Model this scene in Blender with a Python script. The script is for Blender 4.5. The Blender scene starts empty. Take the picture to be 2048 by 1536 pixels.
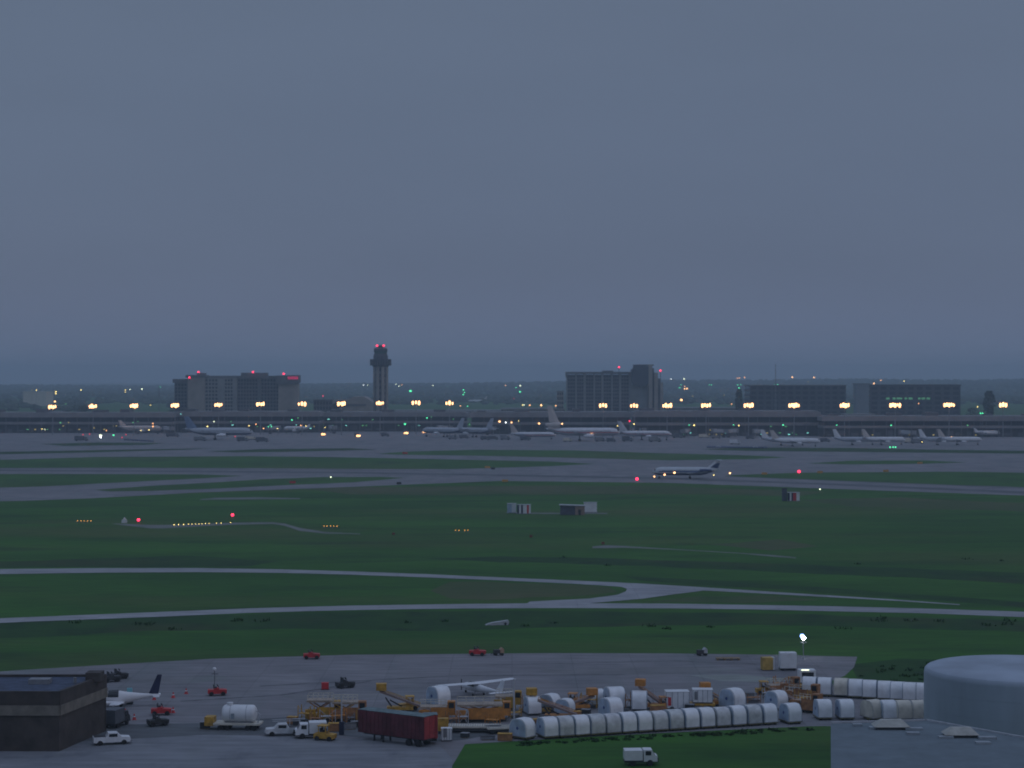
import bpy, math, random
from mathutils import Vector, Matrix
random.seed(7)
PI = math.pi
sc = bpy.context.scene
COL = sc.collection

# ------------------------------------------------------------------ camera, sky, light
F, YH, CX, H = 4000.0, 756.0, 1024.0, 52.0      # focal length in photo pixels, horizon row, centre column, eye height
cam_d = bpy.data.cameras.new('camera'); cam = bpy.data.objects.new('camera', cam_d); COL.objects.link(cam)
cam.location = (0, 0, H)
cam.rotation_euler = (PI/2 - math.atan((768-YH)/F), 0, 0)
cam_d.sensor_width = 36.0; cam_d.lens = F/2048*36.0
cam_d.clip_start = 1.0; cam_d.clip_end = 60000
cam_d.dof.use_dof = True; cam_d.dof.focus_distance = 70.0; cam_d.dof.aperture_fstop = 1.4   # slightly soft old tele lens
sc.camera = cam

world = bpy.data.worlds.new('World'); sc.world = world; world.use_nodes = True
wn, wl = world.node_tree.nodes, world.node_tree.links
wn.clear()
w_out = wn.new('ShaderNodeOutputWorld')
sky = wn.new('ShaderNodeTexSky'); sky.sky_type = 'NISHITA'; sky.sun_disc = False
SUN_EL, SUN_AZ = math.radians(3.0), math.radians(115)          # low sun, to the right and a little behind
sky.sun_elevation = SUN_EL; sky.sun_rotation = SUN_AZ
sky.air_density = 1.2; sky.dust_density = 1.0; sky.ozone_density = 3.0
bg1 = wn.new('ShaderNodeBackground'); bg1.inputs[1].default_value = 0.015
wl.new(sky.outputs[0], bg1.inputs[0])
# dull veil of cloud over the clear sky: grey blue, brightening towards the zenith like any overcast
tc = wn.new('ShaderNodeTexCoord'); sep = wn.new('ShaderNodeSeparateXYZ'); wl.new(tc.outputs['Generated'], sep.inputs[0])
ramp = wn.new('ShaderNodeValToRGB'); wl.new(sep.outputs['Z'], ramp.inputs[0])
ramp.color_ramp.interpolation = 'EASE'
els = ramp.color_ramp.elements
els[0].position = 0.0; els[0].color = (0.128, 0.165, 0.262, 1)
els[1].position = 1.0; els[1].color = (0.300, 0.370, 0.540, 1)
e = els.new(0.06); e.color = (0.110, 0.142, 0.222, 1)
e = els.new(0.22); e.color = (0.110, 0.141, 0.208, 1)
nz = wn.new('ShaderNodeTexNoise'); nz.inputs['Scale'].default_value = 2.2; nz.inputs['Detail'].default_value = 4
mp = wn.new('ShaderNodeMapping'); mp.inputs['Scale'].default_value = (1, 1, 4)
wl.new(tc.outputs['Generated'], mp.inputs[0]); wl.new(mp.outputs[0], nz.inputs['Vector'])
mr = wn.new('ShaderNodeMapRange'); mr.inputs[1].default_value = .3; mr.inputs[2].default_value = .7; mr.inputs[3].default_value = .94; mr.inputs[4].default_value = 1.06
wl.new(nz.outputs[0], mr.inputs[0])
bg2 = wn.new('ShaderNodeBackground')
wl.new(ramp.outputs[0], bg2.inputs[0]); wl.new(mr.outputs[0], bg2.inputs[1])
addn = wn.new('ShaderNodeAddShader'); wl.new(bg1.outputs[0], addn.inputs[0]); wl.new(bg2.outputs[0], addn.inputs[1])
wl.new(addn.outputs[0], w_out.inputs[0])

sun_d = bpy.data.lights.new('sun', 'SUN'); sun = bpy.data.objects.new('sun', sun_d); COL.objects.link(sun)
sun_d.energy = 0.16; sun_d.angle = math.radians(35); sun_d.color = (1.0, 0.80, 0.74)
sd = Vector((math.sin(SUN_AZ), math.cos(SUN_AZ), math.tan(math.radians(14))))
sun.rotation_euler = sd.to_track_quat('Z', 'Y').to_euler()

sc.view_settings.view_transform = 'Standard'; sc.view_settings.look = 'None'
sc.view_settings.exposure = 0.0; sc.view_settings.gamma = 1.0; sc.view_settings.use_curve_mapping = False
sc.cycles.use_denoising = True; sc.cycles.sample_clamp_indirect = 1.0; sc.cycles.max_bounces = 7
sc.cycles.volume_bounces = 4; sc.cycles.diffuse_bounces = 2; sc.cycles.volume_step_rate = 10

# ------------------------------------------------------------------ place on the ground from a measured direction
def S(py): return (py-YH)/H                      # photo pixels per metre for a thing standing on the ground at row py
def P(px, py, z=0.0):
    s = S(py); return Vector(((px-CX)/s, F/s, z))
def PZ(px, py, zp):                              # point of a plane zp metres up seen at (px, py)
    s = (py-YH)/(H-zp); return Vector(((px-CX)/s, F/s, zp))

# ------------------------------------------------------------------ materials
MATS = {}
def M(name, col, rough=.7, metal=0.0, var=.12, scale=1.0, emit=None, bump=0.0, col2=None, stretch=(1,1,1)):
    if name in MATS: return MATS[name]
    m = bpy.data.materials.new(name); m.use_nodes = True; MATS[name] = m
    n, l = m.node_tree.nodes, m.node_tree.links
    b = n['Principled BSDF']
    b.inputs['Roughness'].default_value = rough; b.inputs['Metallic'].default_value = metal
    if emit is not None:
        b.inputs['Base Color'].default_value = (*col, 1)
        b.inputs['Emission Color'].default_value = (*col, 1); b.inputs['Emission Strength'].default_value = emit
        m.cycles.emission_sampling = 'NONE'
        return m
    g = n.new('ShaderNodeNewGeometry'); mpn = n.new('ShaderNodeMapping'); mpn.inputs['Scale'].default_value = stretch
    l.new(g.outputs['Position'], mpn.inputs[0])
    t1 = n.new('ShaderNodeTexNoise'); t1.inputs['Scale'].default_value = scale; t1.inputs['Detail'].default_value = 8; t1.inputs['Roughness'].default_value = .6
    l.new(mpn.outputs[0], t1.inputs['Vector'])
    c = n.new('ShaderNodeValToRGB'); l.new(t1.outputs[0], c.inputs[0])
    lo = [max(0, x*(1-var*2.2)) for x in col]; hi = col2 or [min(1, x*(1+var*1.6)) for x in col]
    c.color_ramp.elements[0].position = .28; c.color_ramp.elements[0].color = (*lo, 1)
    c.color_ramp.elements[1].position = .72; c.color_ramp.elements[1].color = (*hi, 1)
    l.new(c.outputs[0], b.inputs['Base Color'])
    if bump:
        bn = n.new('ShaderNodeBump'); bn.inputs['Strength'].default_value = bump; l.new(t1.outputs[0], bn.inputs['Height']); l.new(bn.outputs[0], b.inputs['Normal'])
    return m

def ground_material(name, cols, s1, s2, s3, rough=.9, joints=None, fine=.16):
    """three layers of world-space noise between four colours; joints = slab size in metres"""
    m = bpy.data.materials.new(name); m.use_nodes = True; MATS[name] = m
    n, l = m.node_tree.nodes, m.node_tree.links
    b = n['Principled BSDF']; b.inputs['Roughness'].default_value = rough; b.inputs['Specular IOR Level'].default_value = .2
    g = n.new('ShaderNodeNewGeometry')
    def noise(sx, sy, det=8, r=.6):
        mpn = n.new('ShaderNodeMapping'); mpn.inputs['Scale'].default_value = (sx, sy, 1); l.new(g.outputs['Position'], mpn.inputs[0])
        t = n.new('ShaderNodeTexNoise'); t.inputs['Scale'].default_value = 1; t.inputs['Detail'].default_value = det; t.inputs['Roughness'].default_value = r
        l.new(mpn.outputs[0], t.inputs['Vector']); return t.outputs[0]
    def mix(f, a, c, lo=.4, hi=.6):
        r = n.new('ShaderNodeMapRange'); r.inputs[1].default_value = lo; r.inputs[2].default_value = hi; l.new(f, r.inputs[0])
        x = n.new('ShaderNodeMix'); x.data_type = 'RGBA'; l.new(r.outputs[0], x.inputs[0])
        for k, v in ((6, a), (7, c)):
            if isinstance(v, tuple): x.inputs[k].default_value = (*v, 1)
            else: l.new(v, x.inputs[k])
        return x.outputs[2]
    c = mix(noise(*s1), cols[0], cols[1], .35, .65)
    c = mix(noise(*s2), c, cols[2], .52, .70)
    c = mix(noise(*s3), c, cols[3], .50, .75)
    if joints:
        br = n.new('ShaderNodeTexBrick'); br.offset = 0; br.inputs['Scale'].default_value = 1
        br.inputs['Brick Width'].default_value = joints; br.inputs['Row Height'].default_value = joints; br.inputs['Mortar Size'].default_value = .09; br.inputs['Mortar Smooth'].default_value = .4
        br.inputs['Color1'].default_value = (.94, .94, .94, 1); br.inputs['Color2'].default_value = (1.06, 1.06, 1.06, 1); br.inputs['Mortar'].default_value = (.80, .80, .80, 1)
        l.new(g.outputs['Position'], br.inputs['Vector'])
        x = n.new('ShaderNodeMix'); x.data_type = 'RGBA'; x.blend_type = 'MULTIPLY'; x.inputs[0].default_value = 1; l.new(c, x.inputs[6]); l.new(br.outputs[0], x.inputs[7]); c = x.outputs[2]
    if fine:
        mpn = n.new('ShaderNodeMapping'); mpn.inputs['Scale'].default_value = (.12, .55, 1); l.new(g.outputs['Position'], mpn.inputs[0])
        t = n.new('ShaderNodeTexNoise'); t.inputs['Scale'].default_value = 1; t.inputs['Detail'].default_value = 3; l.new(mpn.outputs[0], t.inputs['Vector'])
        r = n.new('ShaderNodeMapRange'); r.inputs[1].default_value = .3; r.inputs[2].default_value = .7; r.inputs[3].default_value = 1-fine; r.inputs[4].default_value = 1+fine; l.new(t.outputs[0], r.inputs[0])
        x = n.new('ShaderNodeMix'); x.data_type = 'RGBA'; x.blend_type = 'MULTIPLY'; x.inputs[0].default_value = 1; l.new(c, x.inputs[6]); l.new(r.outputs[0], x.inputs[7]); c = x.outputs[2]
    l.new(c, b.inputs['Base Color'])
    return m

grass = ground_material('airfield_grass', [(.026,.092,.013), (.044,.142,.018), (.018,.062,.013), (.082,.108,.032)], (.010,.022), (.014,.05), (.004,.010))
grass2 = ground_material('turf_island_grass', [(.032,.100,.018), (.046,.132,.022), (.024,.070,.018), (.085,.110,.040)], (.02,.01), (.03,.02), (.006,.006))
rough_grass = ground_material('rank_grass', [(.017,.058,.014), (.026,.080,.016), (.015,.044,.016), (.050,.062,.024)], (.06,.03), (.1,.06), (.02,.02))
brown_grass = ground_material('dry_grass', [(.054,.092,.030), (.078,.104,.038), (.040,.086,.024), (.108,.108,.052)], (.03,.01), (.05,.03), (.01,.01))
concrete = ground_material('concrete_pavement', [(.205,.200,.212), (.245,.238,.250), (.162,.165,.180), (.175,.194,.195)], (.02,.02), (.05,.04), (.1,.012), joints=11.0)
taxi = ground_material('taxiway_pavement', [(.295,.305,.325), (.345,.352,.370), (.245,.258,.280), (.27,.285,.295)], (.02,.05), (.06,.2), (.1,.02), joints=15.0)
asphalt = ground_material('asphalt', [(.115,.125,.135), (.150,.160,.170), (.095,.105,.110), (.16,.17,.17)], (.03,.03), (.1,.1), (.05,.02))
gravel_m = ground_material('worn_gravel', [(.17,.185,.17), (.20,.21,.195), (.10,.14,.09), (.20,.2,.2)], (.06,.06), (.08,.08), (.04,.03))
road_m = ground_material('worn_road', [(.200,.210,.230), (.240,.250,.270), (.165,.175,.195), (.22,.23,.24)], (.06,.06), (.2,.1), (.4,.03))

white = M('white_paint', (.72,.74,.76), .45, var=.06, scale=.6)
dirty_white = M('dirty_white_paint', (.60,.61,.62), .55, var=.14, scale=.9)
cream = M('cream_paint', (.66,.62,.52), .55, var=.12, scale=.8)
alum = M('container_aluminium', (.80,.82,.84), .5, metal=.1, var=.08, scale=.7)
alum_shade = M('shade_tinted_sheet', (.42,.52,.64), .55, metal=.15, var=.14, scale=.8)  # blue-grey shading of the container ends, put into their colour
alum_dull = M('container_dull_sheet', (.58,.60,.60), .55, metal=.2, var=.16, scale=.9)
seam = M('seam_grey', (.30,.33,.37), .6, var=.1)
yellow = M('yellow_paint', (.52,.29,.035), .55, var=.22, scale=1.4)
orange = M('orange_paint', (.56,.23,.045), .55, var=.20, scale=1.2)
dk_orange = M('faded_orange_paint', (.36,.17,.07), .7, var=.25, scale=1.5)
red = M('red_paint', (.55,.030,.035), .5, var=.15)
dkred = M('dark_red_steel', (.125,.022,.032), .65, var=.25, scale=.6)
endred = M('red_steel_door', (.34,.034,.040), .6, var=.2, scale=.8)
dark = M('dark_steel', (.035,.037,.042), .6, var=.2)
rubber = M('black_rubber', (.018,.018,.02), .85, var=.1)
grey = M('grey_steel', (.24,.25,.27), .55, metal=.2, var=.15)
ltgrey = M('light_grey_paint', (.45,.47,.50), .5, var=.1)
glass = M('dark_glass', (.02,.025,.03), .12, var=.1)
wood = M('weathered_wood', (.30,.22,.13), .8, var=.25, scale=2)
turq = M('turquoise_paint', (.20,.48,.52), .5, var=.1)
navy = M('navy_paint', (.02,.025,.07), .5, var=.1)
blue = M('blue_paint', (.05,.10,.28), .5, var=.15)
conc_wall = M('precast_concrete', (.25,.245,.25), .85, var=.12, scale=.12)
conc_warm = M('warm_precast_concrete', (.33,.29,.265), .85, var=.12, scale=.1)
conc_dark = M('dark_concrete', (.13,.13,.14), .85, var=.15, scale=.1)  # concrete in a darker tone
brownwall = M('brown_block_wall', (.070,.058,.052), .85, var=.2, scale=.4)
brownroof = M('tar_and_gravel_roof', (.060,.080,.130), .9, var=.25, scale=.5)
tanband = M('tan_stone_band', (.20,.18,.15), .8, var=.15, scale=.7)
tank_m = M('tank_paint', (.33,.39,.465), .6, var=.12, scale=.12, stretch=(1,1,.25))
roof_m = M('membrane_roof', (.14,.18,.205), .8, var=.10, scale=.35)
fin_silver = M('polished_aluminium', (.62,.62,.64), .38, metal=.45, var=.06, scale=.3)
jetwhite = M('aircraft_white', (.74,.75,.77), .38, var=.04, scale=.3)
jetgrey = M('aircraft_grey', (.42,.45,.50), .42, var=.06, scale=.3)
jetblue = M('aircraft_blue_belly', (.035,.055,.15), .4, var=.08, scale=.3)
jettan = M('aircraft_warm_white', (.58,.52,.48), .45, var=.05, scale=.3)
crimson = M('crimson_stripe', (.42,.06,.09), .45, var=.05)
leaf = M('tree_foliage', (.050,.075,.030), .9, var=.35, scale=.08)
leaf_far = M('far_woodland', (.045,.065,.035), .95, var=.35, scale=.01)
bark = M('tree_bark', (.10,.075,.055), .9)

def E(name, col, st): return M('lamp_'+name, col, .5, emit=st)
L_ = {'warm': E('warm', (1.0,.52,.22), 3.6), 'hot': E('hot_white', (1.0,.50,.22), 4.4), 'orange': E('orange', (1.0,.45,.17), 2.6),
      'yellow': E('yellow', (.95,.72,.22), 3.2), 'pale': E('pale', (.85,.95,.62), 3.0), 'white': E('white', (.90,.96,.95), 4.5),
      'green': E('green', (.10,.95,.42), 2.0), 'dimgreen': E('dim_green', (.15,.60,.22), .6), 'cyan': E('cyan', (.25,.85,.75), 1.4),
      'red': E('red', (1.0,.035,.10), 3.2), 'dimred': E('dim_red', (.85,.05,.08), .9), 'dimyellow': E('dim_yellow', (.65,.50,.14), .7),
      'signred': E('sign_red', (.62,.02,.11), .62), 'flood': E('cool_flood', (.90,.97,1.0), 26.0), 'amber': E('amber', (1.0,.42,.06), 2.2)}

# ------------------------------------------------------------------ mesh kit
class MB:
    def __init__(s): s.v = []; s.f = []; s.m = []
    def add(s, vs, fs, mi=0):
        o = len(s.v); s.v += [tuple(v) for v in vs]; s.f += [tuple(i+o for i in f) for f in fs]; s.m += [mi]*len(fs); return s
    def box(s, x0, x1, y0, y1, z0, z1, mi=0, R=None):
        vs = [Vector(p) for p in ((x0,y0,z0),(x1,y0,z0),(x1,y1,z0),(x0,y1,z0),(x0,y0,z1),(x1,y0,z1),(x1,y1,z1),(x0,y1,z1))]
        if R is not None: vs = [R @ v for v in vs]
        return s.add(vs, ((0,3,2,1),(4,5,6,7),(0,1,5,4),(1,2,6,5),(2,3,7,6),(3,0,4,7)), mi)
    def tube(s, a, b, r0, r1=None, n=8, mi=0, caps=True):
        a, b = Vector(a), Vector(b); r1 = r0 if r1 is None else r1
        d = (b-a).normalized(); u = d.orthogonal().normalized(); w = d.cross(u)
        vs = []
        for c, r in ((a, r0), (b, r1)):
            for k in range(n):
                t = 2*PI*k/n; vs.append(c + (u*math.cos(t) + w*math.sin(t))*r)
        fs = [(k, (k+1) % n, n+(k+1) % n, n+k) for k in range(n)]
        if caps: fs += [tuple(range(n-1, -1, -1)), tuple(range(n, 2*n))]
        return s.add(vs, fs, mi)
    def loft(s, rings, mi=0, closed=True, caps=True):
        n = len(rings[0]); vs = [p for r in rings for p in r]; fs = []
        for i in range(len(rings)-1):
            for k in range(n if closed else n-1):
                fs.append((i*n+k, i*n+(k+1) % n, (i+1)*n+(k+1) % n, (i+1)*n+k))
        if caps and closed: fs += [tuple(range(n-1, -1, -1)), tuple((len(rings)-1)*n+k for k in range(n))]
        return s.add(vs, fs, mi)
    def ball(s, c, r, n=8, m=5, mi=0, sq=(1,1,1)):
        c = Vector(c); rings = []
        for i in range(1, m):
            t = PI*i/m
            rings.append([c+Vector((math.sin(t)*math.cos(2*PI*k/n)*r*sq[0], math.sin(t)*math.sin(2*PI*k/n)*r*sq[1], -math.cos(t)*r*sq[2])) for k in range(n)])
        return s.loft(rings, mi)
    def prism(s, pts, axis, a, b, mi=0):
        """pts 2D outline extruded from a to b along axis (0 x, 1 y, 2 z)"""
        def q(p, t): return {0: (t, p[0], p[1]), 1: (p[0], t, p[1]), 2: (p[0], p[1], t)}[axis]
        return s.loft([[q(p, a) for p in pts], [q(p, b) for p in pts]], mi)
    def lathe(s, prof, n=24, mi=0, c=(0,0)):
        rings = [[(c[0]+r*math.cos(2*PI*k/n), c[1]+r*math.sin(2*PI*k/n), z) for k in range(n)] for r, z in prof]
        return s.loft(rings, mi)
    def build(s, name, mats, parent=None, smooth=False, kind=None, loc=None):
        me = bpy.data.meshes.new(name); me.from_pydata(s.v, [], s.f)
        if not isinstance(mats, (list, tuple)): mats = [mats]
        for m in mats: me.materials.append(m)
        if len(mats) > 1: me.polygons.foreach_set('material_index', s.m)
        if smooth: me.polygons.foreach_set('use_smooth', [True]*len(me.polygons))
        me.update()
        import bmesh
        if len(s.f) < 60000:
            bm = bmesh.new(); bm.from_mesh(me); bmesh.ops.recalc_face_normals(bm, faces=bm.faces[:]); bm.to_mesh(me); bm.free()
        if smooth: me.set_sharp_from_angle(angle=math.radians(42))
        o = bpy.data.objects.new(name, me); COL.objects.link(o)
        if parent is not None: o.parent = parent
        if loc is not None: o.location = loc
        if kind: o['kind'] = kind
        return o

def tag(o, label, cat, group=None):
    o['label'] = label; o['category'] = cat
    if group: o['group'] = group
    return o
def thing(name, label, cat, loc=(0,0,0), rz=0.0, group=None):
    o = bpy.data.objects.new(name, None); COL.objects.link(o); o.location = loc; o.rotation_euler = (0,0,rz); o.empty_display_size = .5
    return tag(o, label, cat, group)
def dup(root, loc, rz, label, group=None, scale=None):
    r = root.copy(); COL.objects.link(r); r.location = loc; r.rotation_euler = (0,0,rz); r['label'] = label
    if group: r['group'] = group
    if scale: r.scale = scale
    for ch in root.children:
        c = ch.copy(); COL.objects.link(c); c.parent = r
        for g in ch.children:
            d = g.copy(); COL.objects.link(d); d.parent = c
    return r
def RZ(a): return Matrix.Rotation(a, 4, 'Z')
def part(name, x0, x1, y0, y1, z0, z1, mat, parent):
    return MB().box(x0, x1, y0, y1, z0, z1).build(name, mat, parent)
ORD = ['first','second','third','fourth','fifth','sixth','seventh','eighth','ninth','tenth','eleventh','twelfth','thirteenth','fourteenth','fifteenth','sixteenth','seventeenth','eighteenth','nineteenth','twentieth','twenty-first','twenty-second']

# ------------------------------------------------------------------ ground, hills, pavements
def sheet(name, pts, z, mat, kind='structure', jitter=0):
    """flat sheet from an outline measured in the photo"""
    out = []
    n = len(pts)
    for i in range(n):
        a, b = pts[i], pts[(i+1) % n]
        k = max(1, int(abs(a[0]-b[0])/60)) if jitter else 1
        for j in range(k):
            t = j/k; x = a[0]+(b[0]-a[0])*t; y = a[1]+(b[1]-a[1])*t
            out.append(P(x, y + (random.uniform(-jitter, jitter) if jitter else 0), z))
    me = bpy.data.meshes.new(name); me.from_pydata([tuple(v) for v in out], [], [tuple(range(len(out)))])
    import bmesh
    bm = bmesh.new(); bm.from_mesh(me); bmesh.ops.triangulate(bm, faces=bm.faces[:]); 
    for f in bm.faces:
        if f.normal.z < 0: f.normal_flip()
    bm.to_mesh(me); bm.free()
    me.materials.append(mat)
    o = bpy.data.objects.new(name, me); COL.objects.link(o); o['kind'] = kind
    return o
def strip(name, rows, z, mat):
    """ribbon: rows of (x, y_top, y_bottom)"""
    vs, fs = [], []
    for x, a, b in rows: vs += [tuple(P(x, a, z)), tuple(P(x, b, z))]
    for i in range(len(rows)-1): fs.append((2*i, 2*i+1, 2*i+3, 2*i+2))
    me = bpy.data.meshes.new(name); me.from_pydata(vs, [], fs); me.materials.append(mat)
    o = bpy.data.objects.new(name, me); COL.objects.link(o); o['kind'] = 'structure'
    return o

g = MB(); xs = [-15000,-6000,-2500,-900,0,900,2500,6000,15000]; ys = [-6000,-1000,0,300,800,1500,3000,5400]
g.v = [(x, y, 0) for y in ys for x in xs]
g.f = [(j*9+i, j*9+i+1, j*9+i+10, j*9+i+9) for j in range(len(ys)-1) for i in range(8)]; g.m = [0]*len(g.f)
o = g.build('ground', grass); o['kind'] = 'structure'

def hill_h(u):      # top of the far ridge, by direction (x/y)
    px = CX + F*u
    k = [(-3000,4),(-600,6),(300,7),(600,14),(1100,18),(1300,28),(1700,34),(2100,36),(2800,40),(6000,30)]
    for a, b in zip(k, k[1:]):
        if a[0] <= px <= b[0]: return a[1]+(b[1]-a[1])*(px-a[0])/(b[0]-a[0])
    return 5
def hill_z(x, y):
    if y < 5400: return 0
    t = min(1, (y-5400)/3000.); t = t*t*(3-2*t)
    return t*(hill_h(x/y) + 3.0*math.sin(x*.0021+1)+2.0*math.sin(x*.0057))
NX, NY = 120, 12; hv = []
for j in range(NY+1):
    y = 5400 + (15000-5400)*(j/NY)**1.4
    for i in range(NX+1):
        x = -15000+30000*i/NX; hv.append((x, y, hill_z(x, y)))
hf = [(j*(NX+1)+i, j*(NX+1)+i+1, (j+1)*(NX+1)+i+1, (j+1)*(NX+1)+i) for j in range(NY) for i in range(NX)]
hm = MB(); hm.v = hv; hm.f = hf; hm.m = [0]*len(hf)
o = hm.build('hills', rough_grass, smooth=True); o['kind'] = 'structure'

# near apron and its road
sheet('apron', [(-700,1420),(-120,1352),(48,1340),(420,1318),(700,1310),(1100,1306.5),(1330,1307),(1560,1310),(1715,1314),(1708,1335),(1690,1352),(1655,1366),(1760,1395),(2500,1470),(2600,1500),(1760,1452),(1620,1453),(1400,1463),(1200,1473),(1030,1483),(930,1489),(900,1540),(900,1700),(-900,1700)], .02, concrete)
sheet('service_road', [(150,1485),(420,1470),(700,1478),(880,1492),(905,1520),(900,1620),(-300,1620),(-300,1500)], .05, road_m)
sheet('apron_shade_patch', [(-300,1450),(170,1452),(420,1446),(560,1436),(640,1430),(760,1428),(900,1432),(1000,1446),(1020,1462),(930,1480),(860,1486),(700,1474),(640,1468),(420,1471),(200,1482),(-300,1500)], .035, asphalt)  # dark sheet laid for the shade among the loaders
for nm, pts in (('tyre_marks',[(520,1372),(900,1352),(1250,1349),(1250,1350.2),(900,1353.4),(520,1373.6)]),('tyre_marks',[(360,1402),(560,1390),(740,1362),(744,1363),(566,1391.5),(362,1404)]),('tyre_marks',[(980,1330),(1350,1322),(1640,1332),(1640,1333),(1350,1323),(980,1331)])):
    sheet(nm, pts, .034, M('rubber_marks', (.13,.13,.14), .9, var=.3, scale=.4))
# stains on the near apron
stain_m = ground_material('stained_concrete_slab', [(.19,.19,.195), (.24,.235,.24), (.16,.165,.17), (.20,.22,.212)], (.05,.05), (.08,.05), (.1,.03), joints=11.0)
sheet('pale_patch', [(1380,1351),(1480,1350),(1570,1357),(1560,1366),(1440,1362)], .03, ground_material('pale_slab', [(.24,.27,.25), (.28,.30,.28), (.22,.24,.23), (.25,.27,.25)], (.1,.1), (.1,.1), (.1,.1), joints=11.0))
for nm, pts in (('oil_stain', [(560,1392),(760,1386),(830,1391),(700,1399),(590,1400)]), ('oil_stain', [(1080,1340),(1420,1334),(1500,1342),(1300,1350),(1100,1348)]), ('oil_stain', [(230,1360),(420,1352),(520,1358),(350,1368)])):
    sheet(nm, pts, .03, stain_m, jitter=1.5)
# two country taxiways of the middle field and the link between them
strip('taxiway', [(-500,1262,1277),(-100,1241,1251),(48,1235,1244),(300,1225,1234.5),(500,1217,1226),(700,1211.5,1220.5),(900,1208.5,1217.5),(1100,1206.5,1216.5),(1340,1207.5,1217),(1500,1210,1219),(1673,1213,1223),(1850,1217.5,1227),(2010,1222.5,1233),(2600,1245,1259)], .03, taxi)
strip('taxiway', [(-500,1142,1153),(40,1138,1148),(200,1136.5,1145.5),(400,1136.5,1144.5),(560,1139,1146),(700,1143,1149.5),(850,1148.5,1155),(1000,1155,1161),(1150,1161.5,1168),(1230,1165,1173),(1300,1168.5,1180),(1400,1174.5,1181),(1500,1181,1186),(1600,1187.5,1191.5),(1673,1192,1195.5),(1800,1200,1202.5),(1920,1209,1210.5)], .04, taxi)
sheet('taxiway_link', [(1200,1168),(1300,1172),(1420,1179),(1390,1184),(1340,1190),(1285,1198),(1190,1206),(1140,1210),(1050,1210),(1060,1203.5),(1180,1197.5),(1235,1190),(1252,1183),(1254,1178),(1240,1173)], .05, taxi)
# far pavements: one big sheet with turf islands on it
sheet('airfield_pavement', [(-1500,1030),(40,1002),(180,997),(400,985),(700,974),(900,966),(1000,962),(1340,966),(1670,978),(2010,990),(3000,1020),(3200,858),(2000,856),(1000,856),(0,856),(-1500,858)], .03, concrete)
ISL = [
 [(-300,909),(100,902),(300,898.5),(430,897),(360,900),(180,905),(-100,911)],
 [(415,903),(520,898.5),(700,896.5),(755,899.5),(700,901),(560,904),(470,905)],
 [(755,907.5),(810,903.5),(950,899.5),(1150,901),(1340,907),(1500,911),(1575,915),(1500,918.5),(1340,921),(1150,916),(950,911.5),(800,909.5)],
 [(-300,924),(40,919),(200,914),(500,912.5),(700,915),(900,919),(1100,923),(1188,928),(1100,932.5),(1000,935.5),(900,938.5),(700,938),(500,936.5),(200,935.5),(-300,937)],
 [(-300,951),(40,948),(250,948.5),(400,949),(485,952),(400,957),(300,962),(200,967),(90,973),(40,974.5),(-300,980)],
 [(190,980),(300,972),(440,964.5),(520,959),(640,954.5),(760,954),(808,956),(740,962),(700,965),(560,971),(440,977),(300,982),(220,983)],
 [(1615,927),(1700,921.5),(1850,921),(1935,925),(1850,927.5),(1700,929)],
 [(1450,951),(1600,945.5),(1900,943.5),(2010,945),(2600,955),(2600,998),(2010,973),(1800,967),(1600,959),(1490,955)],
 [(1400,899),(1500,895),(1700,896),(1900,900),(2400,905),(2400,911),(1800,905),(1500,902)],
 [(80,888),(200,885),(330,886),(290,890),(130,892)],
]
for k, pts in enumerate(ISL): sheet('turf_island', pts, .06, grass2 if k not in (0,1,8,9) else rough_grass)
# dark worn band along the far runway
strip('runway_centre_band', [(-500,937.5,941.5),(40,939.6,942.6),(400,941.5,944.6),(700,944,947.3),(1000,949,952.2),(1340,955.5,958.8),(1670,967.2,970.8),(2010,981.5,985.8),(2600,1004,1009)], .09, asphalt)
strip('runway_shoulder', [(1450,952.5,953.6),(1670,961.2,962.2),(2010,974,975.4),(2600,996,998)], .085, asphalt)
strip('runway_shoulder', [(-500,934,934.8),(40,936.4,937.2),(400,937.4,938.2),(700,940,940.8),(900,942,942.8)], .085, asphalt)
# maintenance tracks and bare patches
strip('gravel_track', [(225,1047,1048),(300,1050,1057),(330,1050,1057),(400,1048,1053),(460,1045.5,1050),(545,1044.5,1048),(568,1047,1051.5),(600,1056,1062),(650,1064,1067.5),(720,1067.5,1068.6)], .03, gravel_m)
strip('gravel_track', [(400,998.5,1000),(430,995.5,999.5),(520,994.5,998.8),(600,996.5,998.5)], .03, gravel_m)
strip('gravel_track', [(1185,1093,1096.5),(1215,1090.5,1096.5),(1245,1092,1095.5),(1350,1098.4,1099.6),(1480,1106,1107.2),(1540,1110,1113),(1592,1114.5,1117.2)], .03, gravel_m)
strip('gravel_track', [(1050,1025.5,1027.5),(1120,1025.8,1028),(1215,1026,1028)], .03, gravel_m)
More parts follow.
